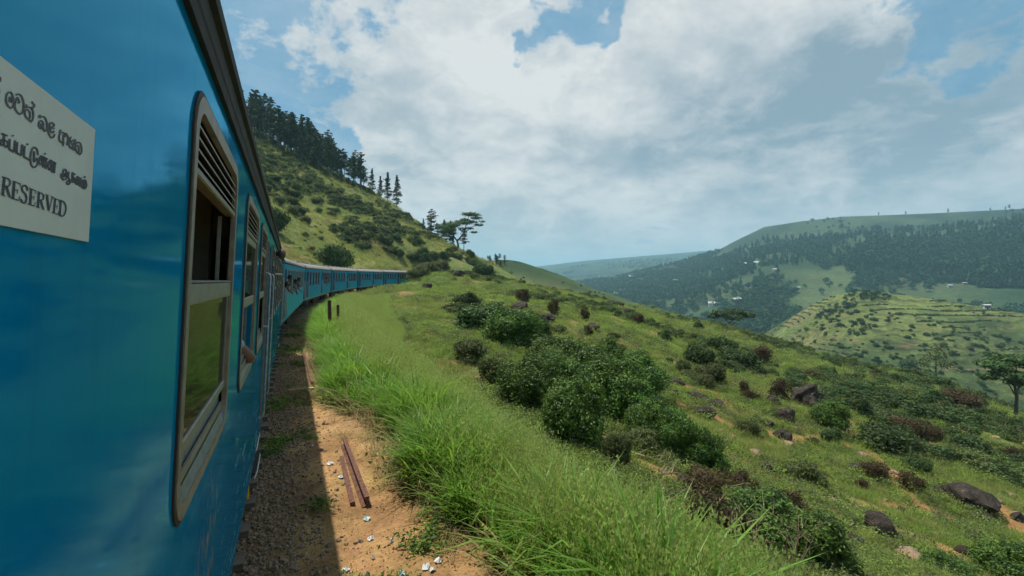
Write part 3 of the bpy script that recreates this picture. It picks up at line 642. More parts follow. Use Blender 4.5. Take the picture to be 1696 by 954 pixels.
sinh = [(120, [[(195, 455), (170, 470), (150, 440), (160, 395), (190, 405), (196, 455)], [(222, 480), (215, 400), (190, 330), (155, 312), (115, 345), (100, 430), (120, 505), (170, 562), (215, 535), (225, 480)],
  [(250, 362), (290, 342), (340, 370), (370, 440), (380, 530), (365, 620), (322, 658), (270, 620), (242, 545), (245, 480), (275, 400), (300, 430), (312, 480), (275, 470)],
  [(430, 505), (402, 560), (440, 545), (500, 565), (530, 630), (527, 720), (495, 778), (465, 745)], [(410, 590), (395, 640), (418, 705), (455, 738), (480, 700), (478, 640), (450, 595), (410, 590)], [(510, 570), (548, 535), (545, 505), (525, 495), (513, 455)],
  [(640, 668), (626, 712), (665, 700), (710, 710), (740, 770), (750, 850), (740, 905), (715, 928), (692, 885), (692, 810), (660, 765), (625, 785), (620, 840), (640, 880), (672, 888), (662, 840), (655, 805)]]),
 (200, [[(812, 105), (838, 90), (862, 70), (840, 40), (805, 32), (788, 70), (805, 108), (868, 122)], [(805, 110), (800, 160), (828, 190), (862, 160)], [(782, 95), (768, 160), (788, 230), (822, 270), (855, 250), (868, 210)],
  [(965, 140), (950, 185), (990, 185), (1025, 205), (1040, 245), (1010, 250)], [(955, 200), (938, 260), (950, 315), (985, 348), (1022, 352)], [(1008, 215), (1004, 400)], [(1040, 190), (1072, 240), (1080, 310), (1060, 385)],
  [(1128, 250), (1105, 300), (1092, 350), (1108, 420), (1140, 432), (1152, 385), (1125, 325), (1165, 312), (1192, 300), (1178, 350), (1150, 400), (1165, 462), (1198, 432)],
  [(1220, 330), (1195, 380), (1200, 450), (1228, 508), (1248, 475), (1245, 410), (1215, 390)], [(1220, 342), (1265, 350), (1290, 410), (1292, 480), (1268, 530), (1240, 512)]])]
tam = [(200, [[(28, 200), (122, 240)], [(70, 220), (66, 385)], [(12, 300), (112, 322), (130, 370), (108, 418), (70, 385)], [(50, 312), (12, 350), (40, 392), (66, 350)],
  [(160, 285), (152, 452)], [(145, 448), (232, 492)], [(245, 310), (232, 490)], [(203, 225), (212, 248)], [(278, 335), (266, 505)], [(258, 500), (345, 548)], [(358, 375), (345, 545)], [(395, 395), (382, 570)], [(372, 560), (475, 622)], [(433, 358), (442, 385)],
  [(605, 545), (592, 460), (548, 420), (510, 455), (490, 540), (490, 650), (510, 715), (550, 735), (590, 700), (602, 640), (580, 592), (545, 655)], [(545, 480), (540, 655)],
  [(665, 620), (640, 600), (620, 640), (632, 690), (655, 690), (672, 640), (660, 570), (620, 590)], [(692, 565), (686, 738)], [(640, 553), (755, 608)], [(734, 600), (724, 762)], [(709, 508), (716, 535)],
  [(805, 690), (785, 665), (764, 705), (775, 765), (800, 765), (815, 710), (800, 640), (764, 660)], [(832, 640), (824, 815)], [(790, 620), (890, 680)], [(872, 668), (858, 828)]]),
 (280, [[(1040, 85), (1000, 60), (1015, 8), (1048, 22), (1050, 90), (1010, 125), (990, 95), (1055, 75)], [(970, 70), (975, 130), (1010, 168), (1058, 140), (1088, 40)], [(1090, 45), (1085, 130), (1110, 180), (1100, 232), (1075, 240), (1058, 212), (1085, 180)],
  [(1138, 55), (1192, 92)], [(1152, 68), (1150, 205)], [(1135, 128), (1188, 148), (1184, 188), (1155, 208), (1135, 172)], [(1225, 190), (1205, 165), (1198, 210), (1220, 240), (1238, 190), (1225, 130)], [(1215, 118), (1292, 162)], [(1252, 145), (1246, 262)], [(1280, 160), (1272, 278)],
  [(1308, 165), (1300, 282)], [(1296, 278), (1338, 310), (1368, 272), (1362, 195), (1338, 180), (1332, 300)], [(1340, 112), (1344, 138)]])]
eng = [(280, [([(75, 130), (50, 410)], 36), ([(35, 117), (105, 142)], 13), ([(15, 393), (92, 428)], 14), ([(80, 138), (135, 155), (166, 200), (155, 252), (115, 275), (75, 265)], 22), ([(105, 275), (160, 440)], 34), ([(140, 435), (190, 455)], 13),
  ([(232, 195), (210, 475)], 36), ([(205, 186), (330, 236)], 15), ([(326, 234), (326, 285)], 11), ([(225, 322), (285, 346)], 13), ([(286, 310), (278, 388)], 11), ([(180, 455), (300, 497)], 17), ([(300, 497), (322, 430)], 12),
  ([(440, 345), (428, 285), (392, 258), (352, 290), (362, 345), (408, 400), (424, 465), (402, 532), (362, 525), (336, 475)], 25), ([(441, 290), (438, 350)], 10), ([(333, 465), (326, 525)], 10),
  ([(498, 310), (482, 562)], 33), ([(462, 298), (572, 346)], 14), ([(568, 344), (568, 392)], 10), ([(490, 432), (540, 455)], 12), ([(545, 420), (535, 492)], 10), ([(438, 547), (548, 586)], 16), ([(548, 586), (566, 522)], 11),
  ([(622, 368), (605, 602)], 30), ([(590, 352), (650, 375)], 12), ([(572, 592), (635, 618)], 13), ([(622, 374), (672, 388), (696, 430), (684, 478), (640, 490), (615, 480)], 19), ([(645, 488), (688, 635)], 28), ([(665, 628), (712, 645)], 10),
  ([(748, 412), (775, 650)], 30), ([(832, 440), (776, 668)], 12), ([(718, 398), (778, 424)], 11), ([(808, 430), (852, 448)], 11),
  ([(876, 470), (856, 692)], 28), ([(848, 455), (942, 492)], 13), ([(940, 490), (938, 535)], 9), ([(870, 578), (908, 592)], 10), ([(912, 560), (904, 628)], 9), ([(828, 683), (918, 716)], 14), ([(918, 714), (934, 660)], 10),
  ([(966, 505), (950, 728)], 27), ([(940, 492), (1000, 512), (1036, 560), (1046, 630), (1028, 705), (992, 742), (930, 725)], 21)])]
for nm, data in (('sinhala_lettering', sinh), ('tamil_lettering', tam)):
    mb = MB()
    for oy, strokes in data:
        for st in strokes: ribbon(mb, st, W_ if len(st) > 2 or nm[0] == 's' else W_ + 5, oy)
    if nm[0] == 's': ribbon(mb, [(-14, 70), (10, 85), (12, 130), (-10, 150)], 22, 120); ribbon(mb, [(-8, 240), (2, 330)], 12, 120)
    mb.build(nm, M['ink'], pl)
mb = MB()
for oy, strokes in eng:
    for st, w in strokes: ribbon(mb, st, w, oy)
mb.build('english_lettering', M['ink'], pl)

# ------------------------------------------------------------------ the other carriages
def make_car(style):
    L = 19.3; root = empty('train_carriage'); x = 1.40
    doors = [(.55, 1.35), (10.1, 10.9)] if style == 0 else [(.6, 1.5), (17.6, 18.5)]
    wins = ([2.2 + 1.75 * k for k in range(4)] + [11.7 + 1.45 * k for k in range(5)]) if style == 0 else [2.5 + 1.62 * k for k in range(9)]
    ww, z0, z1 = (.74, 2.25, 3.34) if style == 0 else (.80, 2.28, 3.36)
    hs = [[(y, z0), (y + ww, z0), (y + ww, z1), (y, z1)] for y in wins] + [[(a, 1.2), (b, 1.2), (b, 3.4), (a, 3.4)] for a, b in doors]
    mb = MB(); panel_with_holes(mb, x, 0, L, 1.0, 3.66, hs); mb.build('side_wall', M['blue2'], root)
    mb = MB(); mb.box(-x, -x + .05, 0, L, 1.0, 3.66); mb.build('side_wall', M['blue2'], root)
    for ya, yb in ((.003, .05), (L - .05, L - .003)):
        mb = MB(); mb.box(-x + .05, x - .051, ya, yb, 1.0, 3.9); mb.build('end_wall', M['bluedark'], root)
    mb = MB(); mb.box(-x + .05, x - .051, .05, L - .05, 1.1, 1.2); mb.build('floor', M['inner'], root)
    P = [(1.44 * math.cos(t), 3.66 + .52 * math.sin(t)) for t in np.linspace(0, math.pi, 15)]
    mb = MB(); mb.profile_y(P, -.04, L + .04, True, True); rf = mb.build('roof', M['roof_far'], root)
    mb = MB(); mb.bbox(x - .01, x + .055, -.03, L + .03, 3.655, 3.70, .01); mb.build('gutter', M['gutter'], root)
    for k in range(7):                            # roof ventilators
        mb = MB(); y = 1.6 + k * 2.65; mb.bbox(-.28, .28, y - .28, y + .28, 4.15, 4.30, .06); mb.build('ventilator', M['roof'], rf)
    mb = MB(); mb.box(x + .001, x + .012, 0, L, 1.02, 1.06); mb.build('waist_line', M['yellow'] if style == 0 else M['solebar'], root)
    mb = MB(); mb.box(-1.2, 1.3, .1, L - .1, .86, .999); mb.build('solebar', M['solebar'], root)
    for k, y in enumerate(wins):
        w = empty('window'); w.parent = root; t = .085
        mb = MB(); ring_x(mb, [(y + ww + t, z1 + t), (y - t, z1 + t), (y - t, z0 - t), (y + ww + t, z0 - t)], [(y + ww, z1), (y, z1), (y, z0), (y + ww, z0)], x - .03, x + .02); mb.build('frame', M['brownframe'] if style == 0 else M['rail'], w)
        sh_ = (.42, .0, .30, .55, .2, .42, .0, .3, .5)[k]
        mb = MB(); mb.box(x - .035, x - .028, y, y + ww, z0 + (z1 - z0) * (.45 if style == 0 else .3), z1); mb.build('pane', M['glass'], w)
        mb = MB(); mb.box(x - .04, x - .005, y, y + ww, z0 + (z1 - z0) * .43, z0 + (z1 - z0) * .48); mb.build('sash_rail', M['brownframe'] if style == 0 else M['rail'], w)
        if style == 1:
            mb = MB(); mb.box(x - .03, x + .005, y + ww * .48, y + ww * .53, z0, z1); mb.build('mullion', M['rail'], w)
    for a, b in doors:
        d = empty('doorway'); d.parent = root
        mb = MB(); mb.box(x - .05, x + .02, a - .05, a - .002, 1.2, 3.45); mb.box(x - .05, x + .02, b + .002, b + .05, 1.2, 3.45); mb.build('jamb', M['brownframe'] if style == 0 else M['rail'], d)
        mb = MB(); mb.box(x - .6, x - .56, a, b, 1.25, 3.4); mb.build('vestibule_wall', M['inner'], d)
        for y in (a - .12, b + .12):
            mb = MB(); mb.tube([(x, y, 2.6), (x + .06, y, 2.58), (x + .06, y, 1.25), (x, y, 1.23)], .02, 6); mb.build('handrail', M['steel'], d)
        for z in (.85, .5):
            mb = MB(); mb.box(x - .3, x + .03, a + .05, b - .05, z, z + .04); mb.build('step', M['darksteel'], d)
    for yc in (3.0, 16.3): bogie(root, yc)
    mb = MB(); mb.box(-1, 1.15, 6.6, 9.0, .4, .86); mb.build('underfloor_box', M['darksteel'], root)
    mb = MB(); mb.box(-.8, 1.0, 10.2, 12.4, .45, .86); mb.build('underfloor_box', M['darksteel'], root)
    mb = MB(); mb.box(-.6, .6, -.42, -.04, 1.15, 3.5); mb.build('gangway_bellows', M['dark'], root)
    for y, d in ((-.40, 1), (L + .02, 1)):
        for xs in (-.98, .98):
            mb = MB(); mb.tube([(xs, y + .40 * (y > 0) * 0, 1.08), (xs, y + .38, 1.08)], [.17, .09] if y < 0 else [.09, .17], 10); mb.build('buffer', M['steel'], root)
    return root
def copy_tree(o, parent=None):
    c = o.copy(); COL.objects.link(c); c.parent = parent
    for ch in list(o.children): copy_tree(ch, c)
    return c
protoA = make_car(1); protoB = make_car(0)
car_labels = ['second blue carriage with passengers leaning out of its doorway', 'third blue carriage behind the timber posts, its windows framed in brown',
              'fourth blue carriage, its pale roof below the round green bush', 'fifth blue carriage halfway round the curve, black gap at each end',
              'sixth blue carriage, its far end cut off by the grassy knoll', 'last blue carriage, mostly hidden behind the bushes on the knoll']
cars = []
for k in range(6):
    o = protoA if k == 0 else (protoB if k == 1 else copy_tree(protoB))
    s = 21.9 + 20.2 * k; a = pt(s); b = pt(s + 19.3); dx = b[0] - a[0]; dy = b[1] - a[1]; za = float(zt(s)); zb = float(zt(s + 19.3))
    yaw = math.atan2(dx, dy)
    o.rotation_mode = 'XYZ'
    o.matrix_world = Matrix.Translation((a[0], a[1], za + LIFT)) @ Matrix.Rotation(-yaw, 4, 'Z') @ Matrix.Rotation(math.atan2(zb - za, 19.3), 4, 'X') @ Matrix.Rotation(CANT, 4, 'Y')
    tag(o, car_labels[k], 'train carriage', 'blue carriages of the train'); cars.append(o)

# ------------------------------------------------------------------ track
trk = tag(empty('railway_track', (X0, 0, 0)), 'railway track with weathered sleepers curving away under the train', 'railway track')
mb = MB(); mb.bbox(-1.37, 1.37, -.125, .125, -.12, .035, .015); slm = None
sl_mesh = MB(); V = [(x, y, z) for x in (-1.42, 1.42) for y in (-.12, .12) for z in (-.12, .09)]
sl_mesh.add(V, [(0, 1, 3, 2), (4, 6, 7, 5), (0, 4, 5, 1), (2, 3, 7, 6), (0, 2, 6, 4), (1, 5, 7, 3)])
chr_ = MB(); chr_.box(.68, 1.02, -.09, .09, .09, .105); chr_.box(-1.02, -.68, -.09, .09, .09, .105); plate_m = chr_.mesh('rail_chair', M['rust'])
slme = sl_mesh.mesh('sleeper', M['sleeper']); s = 2.75
while s < 70:
    p = pt(s); o = link('sleeper', slme, None, trk); o.location = (p[0] - X0 + random.uniform(-.03, .03), p[1], float(zt(s))); o.rotation_euler = (0, 0, -p[2] + random.uniform(-.02, .02))
    c = link('rail_chair', plate_m, None, o); s += .70
for n in (-.87, .87):
    mb = MB(); pp = [pt(s, n) for s in np.arange(-5, 150, 1.5)]; ss = np.arange(-5, 150, 1.5)
    R8 = [(-.065, .085), (.065, .085), (.065, .1), (.012, .115), (.012, .19), (.036, .2), (.036, .235), (-.036, .235), (-.036, .2), (-.012, .19), (-.012, .115), (-.065, .1)]
    V = [(p[0] - X0 + q[0] * math.cos(p[2]), p[1] - q[0] * math.sin(p[2]), float(zt(s)) + q[1]) for p, s in zip(pp, ss) for q in R8]; k = len(R8)
    mb.add(V, [(i * k + j, (i + 1) * k + j, (i + 1) * k + (j + 1) % k, i * k + (j + 1) % k) for i in range(len(pp) - 1) for j in range(k)]); mb.build('rail', M['rust'], trk)
# scrap rails lying on the verge
RP = [(q[0] * .95, q[1] * .95) for q in [(-.068, 0), (.068, 0), (.068, .012), (.010, .030), (.010, .105), (.034, .115), (.034, .150), (-.034, .150), (-.034, .115), (-.010, .105), (-.010, .030), (-.068, .012)]]
def scrap(p0, p1, label, roll=0.0, z=0.0):
    mb = MB(); L = math.dist(p0, p1); c, s_ = math.cos(roll), math.sin(roll)
    mb.profile_y([(q[0] * c - q[1] * s_, q[0] * s_ + q[1] * c) for q in RP], 0, L)
    o = mb.build('scrap_rail', M['rust'], None); za = float(H(*p0)[0]); zb = float(H(*p1)[0])
    o.location = (p0[0], p0[1], za + z); o.rotation_euler = (math.atan2(zb - za, L), 0, -math.atan2(p1[0] - p0[0], p1[1] - p0[1]))
    tag(o, label, 'steel rail', 'scrap rails on the verge'); return o
scrap((.93, 6.35), (.90, 8.9), 'rusty rail lying on the orange earth, the right one of the nearest pair', 0, .0)
scrap((.77, 6.45), (.80, 8.2), 'rusty rail half sunk in the earth, the left one of the nearest pair', .1, -.085)
scrap((.56, 13.9), (.50, 20.2), 'rusty rail edging the path further on, level with the flat patch of earth', 0, .02)
scrap((.80, 14.2), (.72, 18.2), 'short rusty rail half hidden in grass beside the far scrap rail', .5, .03)
mb = MB(); mb.bbox(-.02, .62, -.09, .09, -.06, .055, .015); o = mb.build('sunpatch', M['timber'], None); o.location = (-.02, 13.6, float(H(.25, 13.6)[0])); o.rotation_euler = (0, 0, .06); tag(o, 'pale made-up plank laid across the shaded path', 'sunpatch')  # pale board added in place of a strip of sunlight across the path
for (px, py, hgt, w, lab) in ((545, 566, 1.25, .12, 'thick rusty steel post standing in the grass'), (556, 566, .95, .07, 'thin short rusty post right of the thick one')):
    p = hit(px, py + 6); hgt += .75; mb = MB(); mb.bbox(-w / 2 - .04, w / 2 + .04, -.012, .012, 0, hgt, .005); mb.bbox(-w * .12, w * .12, -w / 2, -.013, 0, hgt * .985, .004); mb.bbox(-w * .12, w * .12, .013, w / 2, 0, hgt * .99, .004)
    o = mb.build('post', M['rust'], None); q = pt(25.2, 3.55 if w > .1 else 3.95); o.location = (q[0], q[1], float(H(q[0], q[1])[0]) - .1); o.rotation_euler = (.02, -.04, .5); tag(o, lab, 'post', 'posts beside the track')

# ------------------------------------------------------------------ foliage builders
def leaves(pos, nrm_, size, seed, aspect=1.9, jitter=.8):
    """one rhombic leaf per point, facing roughly nrm_"""
    r = np.random.default_rng(seed); n = len(pos)
    nn = nrm_ + r.normal(0, jitter, (n, 3)); nn /= np.linalg.norm(nn, axis=1)[:, None] + 1e-9
    t = r.normal(0, 1, (n, 3)); t -= nn * (t * nn).sum(1)[:, None]; t /= np.linalg.norm(t, axis=1)[:, None] + 1e-9
    b = np.cross(nn, t); sz = (size * r.uniform(.6, 1.35, n))[:, None]
    V = np.stack([pos - t * sz * aspect / 2, pos + b * sz / 2 + nn * sz * .12, pos + t * sz * aspect / 2, pos - b * sz / 2 + nn * sz * .12], 1).reshape(-1, 3)
    return V, np.arange(4 * n).reshape(n, 4), np.repeat(np.clip(r.normal(.5, .26, n), 0, 1), 4)
def lobes_points(lobes, n, seed, inner=.55):
    r = np.random.default_rng(seed); w = np.array([l[3] * l[4] + l[3] * l[5] for l in lobes]); k = r.choice(len(lobes), n, p=w / w.sum()); Lb = np.array(lobes)[k]
    d = r.normal(0, 1, (n, 3)); d /= np.linalg.norm(d, axis=1)[:, None]
    rad = r.uniform(inner, 1.0, n) ** .6; rad *= 1 + .20 * np.sin(d[:, 0] * 9 + k) * np.cos(d[:, 1] * 8 + d[:, 2] * 7 + 2 * k) + .10 * np.sin(d[:, 0] * 23 + d[:, 2] * 19 + 3 * k); rad = np.where(r.uniform(0, 1, n) < .05, rad * r.uniform(1.05, 1.4, n), rad)
    P = Lb[:, :3] + d * Lb[:, 3:6] * rad[:, None]
    nn = d / Lb[:, 3:6]; nn /= np.linalg.norm(nn, axis=1)[:, None]; nn[:, 2] += .35
    keep = (P[:, 2] > .02) & (np.sin(P[:, 0] * 31 / Lb[:, 3] * .2 + k) * np.cos(P[:, 1] * 29 / Lb[:, 3] * .2) * np.sin(P[:, 2] * 27 / Lb[:, 3] * .2 + 2 * k) < .42)
    return P[keep], nn[keep]
def stems_mesh(name, n, h, spread, seed, rad=.02, mat=None):
    r = random.Random(seed); mb = MB()
    for _ in range(n):
        a = r.uniform(0, 6.28); d = r.uniform(.2, 1) * spread; m_ = r.uniform(.4, .6)
        mb.tube([(.1 * d * math.cos(a), .1 * d * math.sin(a), -.15), (m_ * d * math.cos(a + .3), m_ * d * math.sin(a + .3), h * .5), (d * math.cos(a), d * math.sin(a), h * r.uniform(.8, 1))], [rad, rad * .7, rad * .3], 5, False)
    return mb.mesh(name, mat or M['bark'])
PROTO = {}
def shrub_proto(key, seed, mat, nleaf, size, nl, flat=.8, inner=.55, droop=0.0, stems=10):
    """unit shrub: 1 m wide, about flat*1 m tall"""
    r = random.Random(seed); lob = [(0, 0, flat * .42, .33, .33, flat * .40)]
    for _ in range(nl):
        a = r.uniform(0, 6.28); d = r.uniform(.10, .40); q = r.uniform(.09, .21); lob.append((d * math.cos(a), d * math.sin(a), (r.uniform(.15, .90) * (1 - d) + .02) * flat, q, q, q * r.uniform(.8, 1.15)))
    P, nn = lobes_points(lob, nleaf, seed, inner); V, F, T = leaves(P, nn, size, seed + 1)
    T = np.clip(T * .8 + np.repeat(fbm(P[:, 0] * 10 + seed, P[:, 1] * 10 + P[:, 2] * 13, 1.1, 3, seed) - .5, 4) * 1.7 + .1, 0, 1); T = np.where(np.repeat(np.random.default_rng(seed).uniform(0, 1, len(P)) < .04, 4), 1.6, T)
    PROTO[key] = (np_mesh('foliage', V, F, mat, {'tint': ('FLOAT', T)}), stems_mesh('stem', stems, flat * .8, .42, seed, .012))
for i in range(4): shrub_proto('A%d' % i, 100 + i, M['leafA'], 26000, .019, 22, .9, .62)
for i in range(3): shrub_proto('B%d' % i, 120 + i, M['leafB'], 7000, .030, 14, .8)
for i in range(4): shrub_proto('D%d' % i, 140 + i, M['leafD'], 5500, .034, 15, .75)
for i in range(3): shrub_proto('R%d' % i, 160 + i, M['leafR'], 3800, .028, 12, .95, .3, stems=24)
def shrub(kind, loc, w, h, label, group=None, rz=None, parts=True, name='shrub'):
    k = kind + str(random.randrange(3)); fm, sm = PROTO[k]; rz = random.uniform(0, 6.28) if rz is None else rz
    sc = (w, w, h / .86)
    if parts:
        e = empty(name, loc, rz); e.scale = sc; link('foliage', fm, None, e); link('stem', sm, None, e)
    else:
        e = link(name, fm); e.location = loc; e.scale = sc; e.rotation_euler = (0, 0, rz)
    return tag(e, label, 'bush', group)
def shrub_px(kind, px, py, wpx, hpx, label, group=None, parts=True, name='shrub', sink=.12):
    p = hit(px, py)
    if p is None: return None
    d = p[3]; w = wpx * d / FPX; h = hpx * d / FPX * 1.05
    return shrub(kind, (p[0], p[1], p[2] - sink * h * .5), w * 1.12, h, label, group, None, parts, name)
for a in (
    ('A', 868, 672, 100, 108, 'round glossy green bush at the near left end of the big thicket'),
    ('A', 945, 735, 125, 150, 'tall glossy bush at the foot of the thicket, hanging over the bank'),
    ('A', 1005, 690, 130, 125, 'broad glossy bush in the middle of the thicket'),
    ('A', 915, 610, 110, 66, 'low glossy bush on the upper edge of the thicket'),
    ('A', 960, 640, 120, 86, 'glossy bush in the centre of the thicket, behind the front ones'),
    ('A', 1035, 650, 110, 90, 'glossy bush on the right flank of the thicket'),
    ('A', 1065, 735, 85, 100, 'glossy bush at the lower right of the thicket'),
    ('A', 1030, 705, 95, 100, 'glossy bush filling the front of the thicket, right of the tall one'),
    ('A', 1092, 728, 76, 72, 'low glossy bush joining the thicket to the two dark bushes'),
    ('A', 902, 650, 105, 86, 'glossy bush behind the near left end of the thicket'),
    ('B', 1050, 745, 60, 46, 'low straggly bush under the front of the thicket'),
    ('A', 1118, 758, 78, 95, 'dark bush beyond the thicket, above the brown bank, the left of two'),
    ('A', 1165, 778, 70, 92, 'dark bush beyond the thicket, above the brown bank, the right of two'),
    ('A', 994, 604, 52, 60, 'round bush standing alone just right of the thicket'),
    ('D', 800, 548, 90, 62, 'dark scrub bush at the left of the upper clump'),
    ('A', 848, 572, 100, 78, 'broad leafy bush in the middle of the upper clump'),
    ('A', 890, 560, 60, 52, 'leafy bush at the right end of the upper clump'),
    ('D', 775, 510, 50, 36, 'small dark bush above the upper clump'),
    ('B', 822, 640, 56, 66, 'olive bush between the upper clump and the thicket'),
    ('B', 775, 600, 60, 50, 'pale olive bush in the grass above the bank'),
    ('A', 1255, 900, 160, 112, 'large glossy bush close below the bank at the right'),
    ('A', 1345, 945, 130, 125, 'glossy bush at the bottom right behind the bare twigs'),
    ('A', 1378, 712, 66, 66, 'green bush beside the large dark boulder'),
    ('D', 1158, 610, 48, 54, 'dark bush on the open slope, near the rocky ledge'),
    ('B', 1133, 622, 28, 34, 'small olive bush left of the dark slope bush'),
    ('B', 1015, 775, 50, 75, 'pale straggly bush at the foot of the thicket by the tall grass'),
    ('A', 1570, 960, 86, 50, 'leafy bush at the bottom edge under the flat rocks'),
    ('A', 1670, 960, 100, 86, 'leafy bush in the bottom right corner'),
    ('R', 1528, 734, 44, 40, 'brown dry bush on the right slope'),
    ('R', 918, 526, 20, 32, 'upright dark brown bush on the skyline slope'),
    ('R', 970, 532, 18, 26, 'second upright brown bush on the skyline slope'),
    ('R', 868, 503, 24, 26, 'reddish dry bush above the upper clump'),
    ('R', 736, 448, 22, 18, 'rusty red round bush on the knoll'),
    ('R', 975, 556, 14, 20, 'small reddish bush above the lone round bush'),
    ('R', 1232, 655, 20, 28, 'thin brown bush left of the large boulder'),
    ('R', 1290, 660, 36, 36, 'brown bush right behind the pale stones'),
    ('D', 1420, 690, 40, 44, 'dark bush right of the large boulder'),
    ('D', 1450, 668, 34, 38, 'dark bush behind the boulders'),
    ('D', 1505, 610, 32, 22, 'dark rounded bush near the lone slender tree'),
    ('D', 658, 545, 44, 26, 'dark weedy bush in the grass below the curve'),
    ('D', 800, 460, 34, 34, 'round dark tree-like bush at the end of the knoll'),
    ('D', 555, 444, 58, 58, 'large round green bush just above the train roofs'),
    ('D', 450, 385, 55, 62, 'leafy green bush on the left slope against the train roof'),
    ('B', 485, 358, 22, 22, 'bright yellow green bush on the left slope'),
    ('B', 508, 372, 20, 18, 'small yellow green bush next to the brighter one'),
    ): shrub_px(a[0], a[1] + (10 if 840 < a[1] < 1100 and a[2] > 590 else 0), a[2], a[3] * (.94 if a[0] == 'A' else 1), a[4] * (.82 if a[0] == 'A' else 1), a[5])
# scattered scrub over the open slopes
def visible(p, top):
    r = np.array(p) + (0, 0, top) - (0, 0, ZC); q = np.linalg.norm(r); t = np.linspace(.03, .97, 60)
    return not np.any(H(r[0] * t, r[1] * t) > ZC + r[2] * t)
def proj(p):
    d = np.array(p) - (0, 0, ZC); dep = d[0] * math.sin(YAW) + d[1] * math.cos(YAW); u = d[0] * math.cos(YAW) - d[1] * math.sin(YAW)
    return (848 + FPX * u / dep, HOR - FPX * d[2] / dep, dep) if dep > .1 else (-1e4, 0, dep)
def scatter_px(kinds, boxes, n, smin, smax, label, group, hfac=(.6, .95), dens=None):
    made = 0; tries = 0
    while made < n and tries < n * 12:
        tries += 1; bx = random.choice(boxes); px = random.uniform(bx[0], bx[2]); py = random.uniform(bx[1], bx[3])
        p = hit(px, py)
        if p is None or p[3] > 420: continue
        s_, n_ = tf(p[0], p[1])
        if -4.5 < float(n_) < 6.5 and float(s_) < 160: continue
        if dens is not None and float(fbm(p[0], p[1], dens, 3, 200)[()]) < .5: continue
        w = random.uniform(smin, smax); shrub(random.choice(kinds), (p[0], p[1], p[2] - .1 * w), w, w * random.uniform(*hfac), label, group, None, False); made += 1
scatter_px('DDDB', [(400, 240, 600, 345), (480, 290, 720, 400), (560, 330, 760, 430), (420, 240, 560, 330)], 60, 4.0, 8.5, 'dark scrub bush among many on the upper left hillside', 'scrub bushes on the left hillside', (.35, .62), 22)
scatter_px('DBD', [(400, 300, 520, 360), (640, 390, 790, 445), (700, 420, 800, 452)], 40, 2.5, 6.0, 'rounded green bush on the lower left hillside', 'bushes on the lower left hillside', (.55, .85))
scatter_px('BBR', [(470, 370, 700, 440)], 16, 1.2, 2.8, 'small tufted bush on the yellow slope above the train', 'tufted bushes above the train')
scatter_px('DRDB', [(830, 455, 1000, 500), (850, 480, 1250, 560), (1000, 530, 1300, 640)], 36, .9, 2.6, 'small dark bush dotted over the middle slope', 'small bushes on the middle slope')
scatter_px('DDDDDDR', [(1180, 560, 1500, 640), (1300, 590, 1696, 680), (1450, 620, 1696, 760)], 62, 1.8, 5.0, 'dark bush in the scrub along the right slope', 'scrub bushes on the right slope', (.5, .75))
scatter_px('DRRB', [(1150, 620, 1696, 900)], 34, .6, 1.7, 'low bush among the stones of the right slope', 'low bushes among the stones')
for s_, n_, w_ in ((113, 5.2, 4.2), (117, 6.0, 5.0), (121, 5.0, 4.4), (126, 5.6, 5.4), (132, 5.2, 5.0)):
    q = pt(s_, n_); shrub('B', (q[0], q[1], float(H(q[0], q[1])[0]) - .3), w_, w_ * .8, 'straggly green bush on the knoll hiding the end of the train', 'bushes hiding the end of the train', None, False)

# ------------------------------------------------------------------ rocks
def rock_mesh(seed, sub=3, rough=.28, flat=.7):
    import bmesh
    bm = bmesh.new(); bmesh.ops.create_icosphere(bm, subdivisions=sub, radius=.5); r = random.Random(seed)
    pl_ = [(Vector((r.gauss(0, 1), r.gauss(0, 1), r.gauss(0, .8))).normalized(), r.uniform(.24, .42)) for _ in range(16)]
    for v in bm.verts:
        for n_, d in pl_:
            e = v.co.dot(n_) - d
            if e > 0: v.co -= n_ * e * .8
        k = 1 + rough * (float(fbm(v.co.x * 3 + seed, v.co.y * 3 + v.co.z * 2.3, .55, 4, seed)) - .5); v.co *= k; v.co.z *= flat
    me = bpy.data.meshes.new('boulder'); bm.to_mesh(me); bm.free(); return me
RK = []
for i in range(5):
    a = rock_mesh(i + 1, 4, .5); a.materials.append(M['boulder']); b = rock_mesh(i + 20, 2, .3, .6); b.materials.append(M['palerock']); RK.append((a, b))
def rock_px(px, py, wpx, hpx, pale, label, group=None):
    p = hit(px, py)
    if p is None: return
    d = p[3]; o = link('boulder' if not pale else 'stone', random.choice(RK)[pale]); w = wpx * d / FPX * 1.15; h = hpx * d / FPX / (.55 if not pale else .45)
    o.scale = (w, w * random.uniform(.8, 1.1), h); o.location = (p[0], p[1], p[2] + h * .13); o.rotation_euler = (random.uniform(-.1, .1), random.uniform(-.1, .1), random.uniform(0, 6.28)); tag(o, label, 'rock', group)
